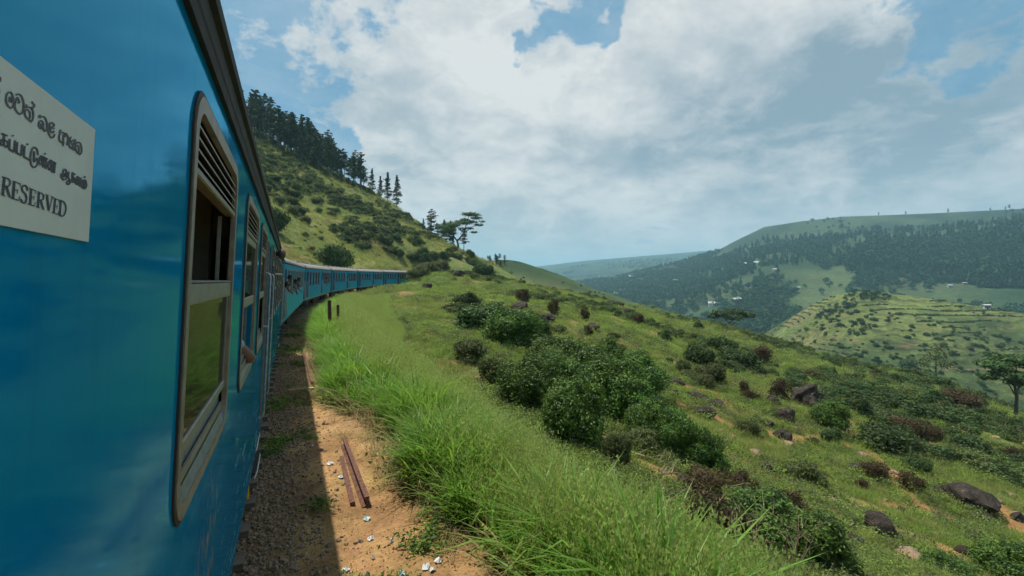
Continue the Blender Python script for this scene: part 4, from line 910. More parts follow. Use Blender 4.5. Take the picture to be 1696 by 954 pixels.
for a in ((1605, 838, 84, 52, 0, 'big dark boulder with a pale flat top at the right'), (1462, 890, 58, 42, 0, 'dark boulder below the orange gully, near the bottom edge'), (1335, 672, 56, 42, 0, 'large dark rounded boulder in mid slope'),
          (1402, 902, 44, 28, 0, 'dark mottled rock beside the lower boulder'), (1119, 660, 18, 16, 0, 'small dark boulder right of the thicket'), (1155, 660, 34, 16, 0, 'flat dark rock, the left of two on the slope'), (1182, 670, 34, 14, 0, 'flat dark rock, the right of two on the slope'),
          (1283, 672, 26, 20, 0, 'dark rock left of the large rounded boulder'), (1298, 695, 32, 24, 0, 'jagged dark rock under the large rounded boulder'), (862, 515, 38, 18, 0, 'dark outcrop above the upper clump'), (905, 530, 30, 12, 0, 'flat dark outcrop on the green slope'),
          (980, 545, 30, 14, 0, 'dark outcrop near the brown bushes'), (1020, 508, 26, 12, 0, 'dark rock on the skyline of the middle slope'), (1035, 520, 24, 12, 0, 'dark rock just under the skyline rock'), (760, 458, 22, 12, 0, 'dark rock on top of the knoll'), (706, 480, 20, 16, 0, 'dark rock on the side of the knoll'),
          (1375, 838, 34, 14, 1, 'pale flat rock in the bright grass'), (1510, 930, 64, 22, 1, 'long pale slab at the bottom right'), (1302, 737, 26, 10, 1, 'pale stone on the open slope'), (1345, 800, 18, 12, 1, 'pale brown stone above the bright grass'), (1555, 862, 22, 10, 1, 'pale stone near the flat puddle'),
          (795, 632, 20, 12, 1, 'pinkish stone at the top of the bank'), (1430, 760, 26, 12, 1, 'pale stone at the head of the orange gully')): rock_px(*a)
def scatter_rocks(boxes, n, pale, smin, smax, label, group):
    m_ = 0; t = 0
    while m_ < n and t < n * 8:
        t += 1; bx = random.choice(boxes); px = random.uniform(bx[0], bx[2]); py = random.uniform(bx[1], bx[3]); p = hit(px, py)
        if p is None or p[3] > 260: continue
        s_, n_ = tf(p[0], p[1])
        if -4 < float(n_) < 6.0 and float(s_) < 160: continue
        w = random.uniform(smin, smax) * random.uniform(.6, 1) * min(1, p[3] / 26); o = link('stone' if pale else 'boulder', random.choice(RK)[pale]); h = w * random.uniform(.5, .9)
        o.scale = (w, w * random.uniform(.6, 1), h); o.location = (p[0], p[1], p[2] + h * .10); o.rotation_euler = (random.uniform(-.2, .2), random.uniform(-.2, .2), random.uniform(0, 6.28)); tag(o, label, 'rock', group); m_ += 1
scatter_rocks([(1080, 600, 1696, 930)], 85, 0, .5, 1.9, 'dark stone lying in the grass of the right slope', 'dark stones on the right slope')
scatter_rocks([(1080, 620, 1696, 940)], 130, 1, .3, 1.0, 'pale stone lying in the grass of the right slope', 'pale stones on the right slope')
scatter_rocks([(720, 445, 1000, 540), (900, 500, 1250, 600)], 55, 0, .5, 1.6, 'dark rock on the middle slope', 'dark rocks on the middle slope')
scatter_rocks([(470, 360, 700, 430)], 22, 0, .8, 2.2, 'dark rock on the slope above the train', 'dark rocks above the train')

# ------------------------------------------------------------------ trees
def pine_proto(seed, H_=18.0, n=1700, wid=.20, bare=.25, ex=1.0):
    r = np.random.default_rng(seed); mb = MB()
    lean = r.uniform(-.9, .9, 2); mb.tube([(0, 0, -1), (lean[0] * .3, lean[1] * .3, H_ * .4), (lean[0], lean[1], H_ * .97)], [H_ * .014, H_ * .010, H_ * .002], 7, False)
    P = []; nn = []; z = bare * H_
    while z < H_ * .98:
        f = (z / H_ - bare) / (1 - bare); R_ = wid * H_ * (1 - f) ** ex * r.uniform(.35, 1.2) * min(1, .5 + 2.2 * f) + .12
        for k in range(int(r.integers(3, 6))):
            a = r.uniform(0, 6.28); L = R_ * r.uniform(.6, 1.05); d = np.array((math.cos(a), math.sin(a), r.uniform(-.05, .35)))
            mb.tube([(lean[0] * z / H_, lean[1] * z / H_, z), tuple(np.array((0, 0, z)) + d * L)], [H_ * .004, .01], 4, False)
            for t in np.linspace(.35, 1, 4):
                c = np.array((lean[0] * z / H_, lean[1] * z / H_, z)) + d * L * t; m_ = int(r.integers(5, 10)); P.append(c + r.normal(0, (.30 * (1 - f) + .10) * (1.2 - .4 * t), (m_, 3)) * (1, 1, .8)); nn.append(np.tile(d * .5 + (0, 0, .6), (m_, 1)))
        z += H_ * r.uniform(.020, .060)
    P = np.concatenate(P); nn = np.concatenate(nn); V, F, T = leaves(P, nn, .30, seed, 2.2, .9)
    return mb.mesh('trunk', M['bark']), np_mesh('crown', V, F, M['pine'], {'tint': ('FLOAT', T)})
PINES = [pine_proto(300 + i, 18, wid=w, bare=b, ex=x_) for i, (w, b, x_) in enumerate(((.21, .30, .55), (.21, .20, .85), (.24, .40, .5), (.22, .14, .85), (.22, .45, .45)))]
def pine(loc, h, k, label, group=None, name='pine_tree', wf=1.0):
    e = empty(name, loc, random.uniform(0, 6.28)); s_ = h / 18; e.scale = (s_ * wf, s_ * wf, s_); link('trunk', PINES[k][0], None, e); link('crown', PINES[k][1], None, e); return tag(e, label, 'tree', group)
def pine_at(px, py, hpx, k, depth, label, group=None, wf=1.0, **kw):
    q = up(px, py, depth); z = float(H(q[0], q[1])[0]); return pine((q[0], q[1], z - .3), hpx * depth / FPX, k, label, group, wf=wf, **kw)
for a in ((617, 340, 46, 3, 242, 'slim pine, the leftmost of four standing apart on the ridge'), (630, 340, 40, 1, 240, 'second slim pine of the four on the ridge'), (642, 346, 54, 1, 241, 'third slim pine of the four on the ridge'), (657, 348, 56, 3, 240, 'dense pointed pine, the rightmost of four on the ridge'),
          (714, 398, 50, 0, 225, 'bushy pine, left of the pair above the flat-topped tree', None, 1.5), (735, 402, 46, 3, 222, 'bushy pine, right of the pair above the flat-topped tree', None, 1.3), (701, 390, 24, 3, 228, 'small thin pine left of the bushy pair'), (750, 412, 30, 1, 216, 'small pine between the bushy pair and the flat-topped tree'), (747, 414, 46, 0, 205, 'upright pine just left behind the flat-topped tree', None, 1.3), (768, 422, 40, 2, 200, 'upright pine right behind the flat-topped tree', None, 1.3), (726, 402, 34, 2, 226, 'low bushy pine between the bushy pair', None, 1.4)): pine_at(*a)
ridge = [(380, 205), (440, 232), (500, 266), (560, 302), (606, 324)]
ridge_x = [p[0] for p in ridge]; ridge_y = [p[1] for p in ridge]
for k in range(118):
    px = random.uniform(352, 606); d = random.uniform(200, 262); py = np.interp(px, ridge_x, ridge_y)
    pine_at(px, py, random.uniform(38, 78) * (1 - .2 * (px > 560)), random.choice((0, 0, 2, 2, 4, 4, 1, 3)), d, 'tall dark pine in the row along the left ridge', 'pines along the left ridge', random.uniform(.9, 1.25))
for k in range(12):
    px = random.uniform(806, 838); d = random.uniform(320, 345); pine_at(px, 436, random.uniform(9, 15), random.randrange(5), d, 'tiny far pine on the spur behind the flat-topped tree', 'far pines on the spur', 2.0)
# flat-topped tree
def flat_tree(loc, h, pads, limbs, label, name='flat_topped_tree', n=2600, size=.42, seed=5, mat='leafD'):
    e = empty(name, loc); mb = MB()
    for pts, ra in limbs: mb.tube([tuple(np.array(p) * h) for p in pts], [q * h for q in ra], 7, False)
    link('trunk', mb.mesh('trunk', M['bark']), None, e)
    P, nn = lobes_points([tuple(np.array(p) * h) for p in pads], n, seed, .2); V, F, T = leaves(P, nn, size, seed, 1.7)
    link('crown', np_mesh('crown', V, F, M[mat], {'tint': ('FLOAT', T)}), None, e); return tag(e, label, 'tree')
q = up(757, 425, 190); zq = float(H(q[0], q[1])[0]); cr = np.array((math.cos(YAW), -math.sin(YAW), 0))
def pd(u, w, z, ru, rz): return (*(cr[:2] * u + np.array((math.sin(YAW), math.cos(YAW))) * w), z, ru, ru * .9, rz)
def lp(u, z, w=0): return (*(cr[:2] * u + np.array((math.sin(YAW), math.cos(YAW))) * w), z)
flat_tree((q[0], q[1], zq - .4), 17.0, [pd(-.28, .1, .68, .16, .06), pd(-.18, -.1, .54, .2, .07), pd(.05, .1, .74, .17, .05), pd(.40, -.1, .90, .2, .04), pd(.22, -.1, .70, .16, .05), pd(.36, .05, .74, .15, .04), pd(-.42, 0, .62, .12, .05), pd(.12, 0, .56, .12, .05), pd(-.22, 0, .60, .24, .06), pd(-.34, .1, .50, .16, .05), pd(-.05, -.05, .66, .2, .06), pd(.30, .05, .93, .22, .045), pd(.48, 0, .83, .16, .035), pd(.52, 0, .66, .14, .03), pd(.18, .1, .80, .14, .04), pd(-.12, 0, .46, .14, .05), pd(.30, 0, .58, .12, .03), pd(.62, 0, .74, .1, .025), pd(.42, .0, .48, .10, .025)],
          [([lp(0, -.05), lp(.03, .16), lp(.0, .28)], [.035, .026, .022]), ([lp(0, .27), lp(-.12, .44), lp(-.25, .57)], [.02, .013, .006]), ([lp(0, .26), lp(.16, .44), lp(.22, .66), lp(.3, .90)], [.022, .016, .011, .004]), ([lp(.16, .44), lp(.34, .6), lp(.5, .66)], [.012, .008, .003]), ([lp(.22, .66), lp(.4, .78), lp(.52, .82)], [.01, .006, .003]), ([lp(-.1, .42), lp(-.05, .56), lp(-.03, .66)], [.011, .007, .003])],
          'wide flat-topped tree with a forked trunk on the ridge end', n=6500, size=.34)
q = up(1208, 548, 150); z = float(H(q[0], q[1])[0])
flat_tree((q[0], q[1], z), max(10.0, up(1208, 512, 150)[2] - z), [pd(-.25, 0, .88, .30, .08), pd(.2, .1, .92, .36, .08), pd(.55, 0, .82, .28, .07), pd(0, -.2, .78, .3, .07), pd(-.5, 0, .78, .2, .05)], [([lp(0, -.05), lp(.02, .4), lp(0, .6)], [.03, .022, .018]), ([lp(0, .55), lp(-.25, .85)], [.016, .004]), ([lp(0, .55), lp(.25, .88)], [.016, .004]), ([lp(0, .5), lp(.5, .8)], [.014, .004])], 'low spreading umbrella tree below the slope, at the tea hill foot', 'umbrella_tree', 4000, .45, 9)
q = up(1672, 730, 62); z = float(H(q[0], q[1])[0])
flat_tree((q[0], q[1], z), up(1672, 590, 62)[2] - z, [pd(-.25, 0, .86, .26, .07), pd(.1, .1, .95, .30, .06), pd(-.1, -.1, .72, .28, .06), pd(.35, 0, .85, .3, .06), pd(-.38, 0, .66, .15, .05), pd(.2, 0, .58, .25, .06), pd(.5, 0, .7, .2, .05)], [([lp(.1, -.05), lp(.12, .35), lp(.08, .55)], [.03, .022, .018]), ([lp(.09, .5), lp(-.25, .84)], [.015, .004]), ([lp(.09, .5), lp(.12, .92)], [.015, .004]), ([lp(.1, .4), lp(.4, .82)], [.013, .004]), ([lp(.1, .35), lp(-.1, .68)], [.012, .004])], 'dark spreading tree at the right edge of the slope', 'spreading_tree', 4500, .26, 12)
# slender tree on the tea slope
q = up(1549, 618, 128); z = float(H(q[0], q[1])[0]); h = up(1549, 564, 128)[2] - z
flat_tree((q[0], q[1], z), h, [pd(0, 0, .80, .16, .12), pd(-.16, 0, .70, .12, .07), pd(.15, 0, .66, .12, .06), pd(.05, 0, .92, .11, .07), pd(-.1, 0, .55, .1, .05)], [([lp(0, -.05), lp(.01, .5), lp(.01, .85)], [.014, .010, .003]), ([lp(.01, .5), lp(-.15, .68)], [.006, .002]), ([lp(.01, .5), lp(.14, .66)], [.006, .002])], 'slender tall tree with a thin crown in front of the tea slope', 'slender_tree', 800, .35, 15, 'leafB')

# ------------------------------------------------------------------ scattered ground cover (stuff)
protos = {}
def proto_col(key, meshes):
    c = bpy.data.collections.new('cover_' + key)
    for i, me in enumerate(meshes):
        o = bpy.data.objects.new('%s_%02d' % (key, i), me); c.objects.link(o)
    protos[key] = (c, len(meshes)); return c
def gn_scatter(name, key, P, rot, scl, label, pid=None):
    c, k = protos[key]; n = len(P)
    if pid is None: pid = rng.integers(0, k, n)
    me = np_mesh(name, P, np.zeros((0, 3), int), None, {'rot': ('FLOAT_VECTOR', rot), 'scl': ('FLOAT', scl), 'pid': ('INT', pid)})
    o = link(name, me); ng = bpy.data.node_groups.new(name, 'GeometryNodeTree')
    ng.interface.new_socket('Geometry', in_out='INPUT', socket_type='NodeSocketGeometry'); ng.interface.new_socket('Geometry', in_out='OUTPUT', socket_type='NodeSocketGeometry')
    def G(t, **kw):
        x = ng.nodes.new(t)
        for a, b in kw.items(): setattr(x, a, b)
        return x
    gi = G('NodeGroupInput'); go = G('NodeGroupOutput'); ip = G('GeometryNodeInstanceOnPoints'); ci = G('GeometryNodeCollectionInfo'); ci.inputs[0].default_value = c; ci.inputs[1].default_value = True; ci.inputs[2].default_value = True
    def att(nm, ty):
        a = G('GeometryNodeInputNamedAttribute', data_type=ty); a.inputs[0].default_value = nm; return a.outputs[0]
    e2r = G('FunctionNodeEulerToRotation'); Lk = ng.links.new
    Lk(gi.outputs[0], ip.inputs['Points']); Lk(ci.outputs[0], ip.inputs['Instance']); ip.inputs['Pick Instance'].default_value = True
    Lk(att('pid', 'INT'), ip.inputs['Instance Index']); Lk(att('rot', 'FLOAT_VECTOR'), e2r.inputs[0]); Lk(e2r.outputs[0], ip.inputs['Rotation']); Lk(att('scl', 'FLOAT'), ip.inputs['Scale']); Lk(ip.outputs[0], go.inputs[0])
    md = o.modifiers.new('scatter', 'NODES'); md.node_group = ng
    tag(o, label, None, None, 'stuff'); return o
def blades(n, h, wid, spread, bend, seed, lean=.35, hv=.35, plume=0.0):
    """a tuft of curved blades rooted near the origin"""
    r = np.random.default_rng(seed); V = []; F = []; T = []
    for i in range(n):
        a = r.uniform(0, 6.28); rr = spread * math.sqrt(r.uniform(0, 1)); o = np.array((rr * math.cos(a), rr * math.sin(a), -.04)); b = r.uniform(0, 6.28); d = np.array((math.cos(b), math.sin(b), 0)); sd = np.array((-d[1], d[0], 0))
        hh = h * r.uniform(1 - hv, 1 + hv); ln = lean * r.uniform(.2, 1); bd_ = bend * r.uniform(.2, 1.3); w = wid * r.uniform(.6, 1.2); tt = float(np.clip(r.normal(.5, .22), 0, 1)); k = len(V)
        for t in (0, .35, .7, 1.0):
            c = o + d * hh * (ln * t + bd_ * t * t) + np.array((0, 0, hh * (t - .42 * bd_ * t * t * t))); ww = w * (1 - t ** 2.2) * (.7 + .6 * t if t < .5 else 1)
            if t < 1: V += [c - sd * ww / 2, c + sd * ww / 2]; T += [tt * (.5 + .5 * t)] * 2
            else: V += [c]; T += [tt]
        F += [(k, k + 1, k + 3, k + 2), (k + 2, k + 3, k + 5, k + 4), (k + 4, k + 5, k + 6, k + 6)]
        if plume and r.uniform() < plume:
            for j in range(9):
                q = c + np.array((0, 0, .02)) - d * .0 + r.normal(0, .028, 3) * (1, 1, 2.6); e = r.normal(0, .014, 3); kk = len(V); V += [q, q + e + np.array((0, 0, .012)), q + np.array((0, 0, .034))]; T += [1, 1, 1]; F += [(kk, kk + 1, kk + 2, kk + 2)]
    return V, F, T
def tuft_mesh(name, args, mat):
    V, F, T = args; me = bpy.data.meshes.new(name); me.from_pydata([tuple(v) for v in V], [], [f[:3] if f[2] == f[3] else f for f in F]); a = me.attributes.new('tint', 'FLOAT', 'POINT'); a.data.foreach_set('value', np.array(T, np.float32)); me.materials.append(mat); me.update(); return me
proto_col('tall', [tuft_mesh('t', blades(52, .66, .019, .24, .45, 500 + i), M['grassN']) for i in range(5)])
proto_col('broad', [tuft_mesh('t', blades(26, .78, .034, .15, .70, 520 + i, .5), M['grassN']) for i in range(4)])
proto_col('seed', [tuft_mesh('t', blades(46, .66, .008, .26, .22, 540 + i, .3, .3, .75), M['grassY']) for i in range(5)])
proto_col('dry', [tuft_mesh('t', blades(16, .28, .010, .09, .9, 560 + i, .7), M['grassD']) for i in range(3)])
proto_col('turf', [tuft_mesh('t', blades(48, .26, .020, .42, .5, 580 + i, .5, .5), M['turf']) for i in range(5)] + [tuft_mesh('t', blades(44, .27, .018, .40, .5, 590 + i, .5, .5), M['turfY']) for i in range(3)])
def weed_mesh(seed, mat, n=60, size=.03, w=.20, h=.12):
    r = np.random.default_rng(seed); P = np.c_[r.normal(0, w / 2, n), r.normal(0, w / 2, n), r.uniform(.01, h, n)]; V, F, T = leaves(P, np.tile((0, 0, 1.0), (n, 1)), size, seed, 1.8, .5); return np_mesh('w', V, F, mat, {'tint': ('FLOAT', T)})
proto_col('weed', [weed_mesh(600 + i, M['leafA']) for i in range(3)] + [weed_mesh(610 + i, M['turf']) for i in range(2)])
proto_col('herb', [weed_mesh(620 + i, M['turf'], 130, .045, .40, .32) for i in range(3)] + [weed_mesh(630 + i, M['leafB'], 130, .042, .40, .38) for i in range(3)])
def scrub_mesh(seed, mat):
    r = random.Random(seed); lob = [(0, 0, .25, .3, .3, .25)] + [(r.uniform(-.32, .32), r.uniform(-.32, .32), r.uniform(.1, .45), .18, .18, .15) for _ in range(8)]
    P, nn = lobes_points(lob, 900, seed, .6); V, F, T = leaves(P, nn, .06, seed); return np_mesh('s', V, F, mat, {'tint': ('FLOAT', T)})
proto_col('scrub', [scrub_mesh(640 + i, M['leafD']) for i in range(4)] + [scrub_mesh(650 + i, M['leafB']) for i in range(2)])
def stone_mesh(seed, mat):
    me = rock_mesh(seed, 1, .5, .75); me.materials.append(mat); return me
proto_col('ballast', [stone_mesh(700 + i, M['stone']) for i in range(6)])
proto_col('pebble', [stone_mesh(720 + i, M['pebble']) for i in range(5)])
def sn_points(n, s0, s1, n0, n1, power=1.0):
    s = s0 + (s1 - s0) * rng.uniform(0, 1, n) ** power; nn = rng.uniform(n0, n1, n); P = np.array([pt(a, b)[:2] for a, b in zip(s, nn)]); return P[:, 0], P[:, 1], s, nn
def place(x, y, dz=0.0): return np.c_[x, y, H(x, y) + dz]
def rots(n, tilt=.15): return np.c_[rng.normal(0, tilt, n), rng.normal(0, tilt, n), rng.uniform(0, 6.283, n)]
def edge_n(x, y, s): return 2.55 + 1.28 * sst(14, 3, s) + (fbm(x, y, 2.2, 4, 65) - .5) * 1.1
# tall grass of the verge
x, y, s, n = sn_points(25000, -2, 62, 2.2, 8.4, 1.35); e = edge_n(x, y, s); k = (n > e + .32) & (n < 5.4 + 2.9 * sst(14, 36, s)); x, y, s, n = x[k], y[k], s[k], n[k]
seedy = sst(3.7, 4.8, n + (fbm(x, y, 2.5, 3, 210) - .5) * 1.6) ; isd = rng.uniform(0, 1, len(x)) < seedy * .55
near_edge = n - edge_n(x, y, s) < 1.1
m_ = ~isd & ~(near_edge & (rng.uniform(0, 1, len(x)) < .6))
sc_f = (.65 + .55 * fbm(x, y, 1.6, 3, 215)) * np.clip(.55 + .6 * (n - edge_n(x, y, s)), .55, 1.1)
gn_scatter('tall_grass', 'tall', place(x[m_], y[m_]), rots(m_.sum(), .12), sc_f[m_] * rng.uniform(.8, 1.25, m_.sum()), 'dense tall green grass on the verge beside the path')
mb_ = ~isd & ~m_
gn_scatter('broad_grass', 'broad', place(x[mb_], y[mb_]), rots(mb_.sum(), .15), sc_f[mb_] * rng.uniform(.8, 1.35, mb_.sum()), 'broad-bladed grass clumps along the edge of the path')
gn_scatter('seeding_grass', 'seed', place(x[isd], y[isd]), rots(isd.sum(), .12), sc_f[isd] * rng.uniform(.8, 1.2, isd.sum()), 'feathery yellow green seeding grass along the top of the bank')
x, y, s, n = sn_points(2600, 2, 40, 1.6, 6.8, 1.3); e = edge_n(x, y, s); k = (np.abs(n - e) < .35) | (n > 5.6); x, y = x[k], y[k]
gn_scatter('dry_grass', 'dry', place(x, y), rots(len(x), .3), rng.uniform(.5, 1.3, len(x)), 'dry straw-coloured grass at the edge of the path and on the bank')
x, y, s, n = sn_points(900, 2, 50, 2.8, 5.6, 1.4); k = n > edge_n(x, y, s) + .1; x, y = x[k], y[k]
gn_scatter('verge_herbs', 'herb', place(x, y), rots(len(x), .2), rng.uniform(.5, 1.1, len(x)), 'leafy weeds mixed into the tall verge grass')
x, y, s, n = sn_points(700, 2, 50, 2.8, 5.6, 1.4); k = n > edge_n(x, y, s) + .1; x, y = x[k], y[k]
gn_scatter('verge_straw', 'dry', place(x, y), rots(len(x), .2), rng.uniform(1.6, 2.8, len(x)), 'dry straw stems standing in the verge grass')
# green cover on the slopes: sampled in view so that density follows distance
def annulus(n, r0, r1, a0, a1, power=.5):
    r = np.exp(rng.uniform(math.log(r0), math.log(r1), n)); a = np.radians(rng.uniform(a0, a1, n)); return r * np.sin(a), r * np.cos(a), r
x, y, r = annulus(34000, 7, 150, -6, 82); s, n = tf(x, y); k = ((n > 5.6) | ((s > 55) & (n > 3.6))) & (fbm(x, y, 2.2, 4, 65) * .6 + fbm(x, y, 9, 5, 61) * .4 < .61) & (bare(x, y) < .35); x, y, r = x[k], y[k], r[k]
yel = fbm(x, y, 12, 3, 230) > .52
gn_scatter('slope_grass', 'turf', place(x, y), rots(len(x), .15), np.clip(.6 + r * .016, .6, 2.4) * rng.uniform(.5, 1.3, len(x)), 'short green grass covering the open slope', np.where(yel & (rng.uniform(0, 1, len(x)) < .5), rng.integers(5, 8, len(x)), rng.integers(0, 5, len(x))))
x, y, r = annulus(16000, 8, 130, -4, 82); s, n = tf(x, y); k = (n > 6.0) & (fbm(x, y, 5, 4, 250) > .46) & (bare(x, y) < .35); x, y, r = x[k], y[k], r[k]
gn_scatter('slope_herbs', 'herb', place(x, y), rots(len(x), .2), np.clip(.5 + r * .016, .5, 2.2) * rng.uniform(.5, 1.4, len(x)), 'leafy green herbs growing among the grass of the slope')
x, y, r = annulus(9500, 42, 420, 18, 82); s, n = tf(x, y); k = (n > 9) & (fbm(x, y, 22, 4, 255) > .57 - .20 * sst(48, 62, np.degrees(np.arctan2(x, y)))); x, y, r = x[k], y[k], r[k]
gn_scatter('slope_scrub', 'scrub', place(x, y, -.1), rots(len(x), .1), rng.uniform(.8, 2.6, len(x)) * np.clip(r / 110, .8, 1.8), 'low dark scrub spreading over the far part of the slope')
x, y, r = annulus(7000, 150, 420, 14, 60); s, n = tf(x, y); k = n > 9; x, y, r = x[k], y[k], r[k]
gn_scatter('spur_grass', 'turf', place(x, y), rots(len(x), .15), np.clip(r * .018, 2, 6) * rng.uniform(.5, 1.3, len(x)), 'rough grass on the spur behind the knoll', rng.integers(0, 8, len(x)))
x, y, r = annulus(9500, 100, 330, -32, 26); s, n = tf(x, y); k = (n < -20) & (fbm(x, y, 24, 4, 260) > .51 - .09 * sst(70, 130, -n)); x, y, r = x[k], y[k], r[k]
gn_scatter('hill_scrub', 'scrub', place(x, y, -.1), rots(len(x), .1), rng.uniform(1.3, 4.2, len(x)), 'dark green scrub covering much of the left hillside')
x, y, r = annulus(26000, 40, 300, -32, 26); s, n = tf(x, y); k = (n < -5); x, y, r = x[k], y[k], r[k]
gn_scatter('hill_grass', 'turf', place(x, y), rots(len(x), .15), np.clip(r * .020, 1.2, 4.2) * rng.uniform(.5, 1.3, len(x)), 'yellow green grass covering the left hillside', np.where(rng.uniform(0, 1, len(x)) < .62, rng.integers(5, 8, len(x)), rng.integers(0, 5, len(x))))
x, y, s, n = sn_points(60000, 1.5, 60, .7, 2.6, 2.2); w = rng.uniform(0, 1, len(x)) < sst(2.35, 1.5, n) * .95 + .05; x, y = x[w], y[w]
gn_scatter('ballast', 'ballast', place(x, y, .002), rots(len(x), 1.0), .018 + .10 * rng.uniform(0, 1, len(x)) ** 2.4, 'brown ballast stones along the shaded edge of the track')
x, y, s, n = sn_points(9000, 2, 40, 1.5, 3.6, 1.8); gn_scatter('pebbles', 'pebble', place(x, y, .003), rots(len(x), 1.0), rng.uniform(.008, .034, len(x)) , 'small orange pebbles and clods on the earth path')
x, y, s, n = sn_points(3000, 2, 45, 1.3, 3.4, 1.6); k = fbm(x, y, 1.1, 3, 240) > .55; x, y = x[k], y[k]
gn_scatter('low_weeds', 'weed', place(x, y), rots(len(x), .2), rng.uniform(.4, 1.15, len(x)), 'low green weeds growing on the shaded path')

# ------------------------------------------------------------------ litter and dead branches
def litter(px, py, sz, mat, label):
    r = ray(px, py); t = -ZC / r[2]; x, y = r[0] * t, r[1] * t; rr = random.Random(px * 7 + py)
    V = [(0, 0, .01)]; k = 9
    for i in range(k): a = 6.28 * i / k; q = sz * rr.uniform(.5, 1.1); V.append((q * math.cos(a), q * math.sin(a), rr.uniform(0, .03)))
    for i in range(k): a = 6.28 * (i + .5) / k; q = sz * rr.uniform(.2, .5); V.append((q * math.cos(a), q * math.sin(a), rr.uniform(.01, .055)))
    F = [(0, 1 + k + i, 1 + k + (i + 1) % k) for i in range(k)] + [(1 + k + i, 1 + (i + 1) % k, 1 + k + (i + 1) % k) for i in range(k)] + [(1 + k + i, 1 + i, 1 + (i + 1) % k) for i in range(k)]
    o = MB().add(V, F).build('litter', mat, None); o.location = (x, y, float(H(x, y)[0]) + .006); tag(o, label, 'litter', 'litter on the path')
for a in ((546, 768, .07, 'litter', 'larger crumpled white scrap beside the near scrap rails'), (566, 788, .05, 'litter', 'white scrap just left of the rusty rails'), (572, 797, .05, 'litterblue', 'bluish scrap against the rusty rail'), (517, 741, .03, 'litter', 'small white scrap in the shade edge'), (607, 856, .05, 'litterblue', 'pale blue scrap below the end of the rails'),
          (614, 893, .045, 'litter', 'grey white scrap in the middle of the sunny earth'), (648, 899, .03, 'litter', 'small white scrap near the dry grass'), (571, 945, .05, 'litter', 'white scrap in the weeds at the bottom'), (618, 924, .025, 'litter', 'tiny white scrap in the bottom weeds'), (706, 942, .055, 'litter', 'white scrap at the bottom beside the tall grass'), (727, 934, .05, 'litter', 'pinkish white scrap touching the tall grass'),
          (717, 948, .035, 'litter', 'small white scrap between the two bottom ones'), (665, 952, .04, 'litterblue', 'pale blue scrap at the bottom edge'), (511, 649, .05, 'litter', 'white scrap at the end of the plank'), (478, 669, .03, 'litter', 'white speck of litter on the shaded path')): litter(a[0], a[1], a[2], M[a[3]], a[4])
def branch(px, py, L, ang, label, n=4):
    p = hit(px, py)
    if p is None: return
    rr = random.Random(px); mb = MB(); d = np.array((math.cos(ang), math.sin(ang))); P = []
    for t in np.linspace(0, 1, 6):
        x = p[0] + d[0] * L * t + rr.uniform(-.05, .05); y = p[1] + d[1] * L * t + rr.uniform(-.05, .05); P.append((x, y, float(H(x, y)[0]) + .06 + .12 * t))
    mb.tube(P, [.05, .045, .04, .03, .02, .01], 6)
    for i in range(n):
        q = P[1 + i % 4]; a = ang + rr.uniform(-1.2, 1.2); l = L * rr.uniform(.2, .4); mb.tube([q, (q[0] + .5 * l * math.cos(a), q[1] + .5 * l * math.sin(a), q[2] + .12), (q[0] + l * math.cos(a), q[1] + l * math.sin(a), q[2] + rr.uniform(.1, .35))], [.02, .012, .004], 5)
    o = mb.build('dead_branch', M['deadwood'], None); tag(o, label, 'branch', 'dead branches on the bank')
for a in ((1040, 752, 1.6, -.6, 'fallen grey branch below the thicket'), (1140, 795, 1.5, -.3, 'bleached forked branch in the middle of the brown bank'), (1080, 790, 1.3, .2, 'pale dead branch left on the brown bank'), (1200, 830, 1.2, -.9, 'dead branch lying next to the large glossy bush'), (985, 755, 1.0, .5, 'short pale stick at the edge of the tall grass')): branch(*a)
def twigs(px, py, h, label):
    p = hit(px, py)
    if p is None: return
    rr = random.Random(px); mb = MB()
    for i in range(7):
        a = rr.uniform(0, 6.28); P = [np.array((rr.uniform(-.15, .15), rr.uniform(-.15, .15), -.1))]
        for t in range(4): P.append(P[-1] + np.array((.09 * math.cos(a) + rr.uniform(-.06, .06), .09 * math.sin(a) + rr.uniform(-.06, .06), h / 4)))
        mb.tube(P, [.012, .010, .008, .006, .003], 4)
        for q in P[2:]: mb.tube([q, q + np.array((rr.uniform(-.25, .25), rr.uniform(-.25, .25), rr.uniform(.08, .25)))], [.006, .002], 4)
    o = mb.build('bare_twigs', M['deadwood'], None); o.location = (p[0], p[1], p[2]); tag(o, label, 'twigs')
for a in ((1245, 925, 1.1, 'bare dead twigs left of the glossy bush at the bank'), (1310, 952, 1.1, 'bare dead twigs in front of the glossy bush at the bottom right'), (950, 735, 1.0, 'thin bare twigs at the foot of the tall glossy bush'), (695, 520, 1.6, 'tall thin dead weed stalks in the grass below the curve')): twigs(*a)

# ------------------------------------------------------------------ distant woods and houses
def far_tree_mesh(seed, conif):
    r = np.random.default_rng(seed)
    if conif: lob = [(0, 0, .30 + .13 * k, .19 * (1 - .14 * k), .19 * (1 - .14 * k), .12) for k in range(6)]; n = 120; sz = .11
    else: lob = [(r.uniform(-.22, .22), r.uniform(-.22, .22), r.uniform(.35, .75), .26, .26, .2) for _ in range(6)]; n = 120; sz = .13
    P, nn = lobes_points(lob, n, seed, .6); V, F, T = leaves(P, nn, sz, seed, 1.5); mt = np.array([[-.02, 0, -.1], [.02, 0, -.1], [.012, 0, .5], [-.012, 0, .5], [0, -.02, -.1], [0, .02, -.1], [0, .012, .5], [0, -.012, .5]])
    o = len(V); V = np.r_[V, mt]; F = np.r_[F, [[o, o + 1, o + 2, o + 3], [o + 4, o + 5, o + 6, o + 7]]]; T = np.r_[T, np.zeros(8)]
    return np_mesh('ft', V, F, M['fartree'], {'tint': ('FLOAT', T)})
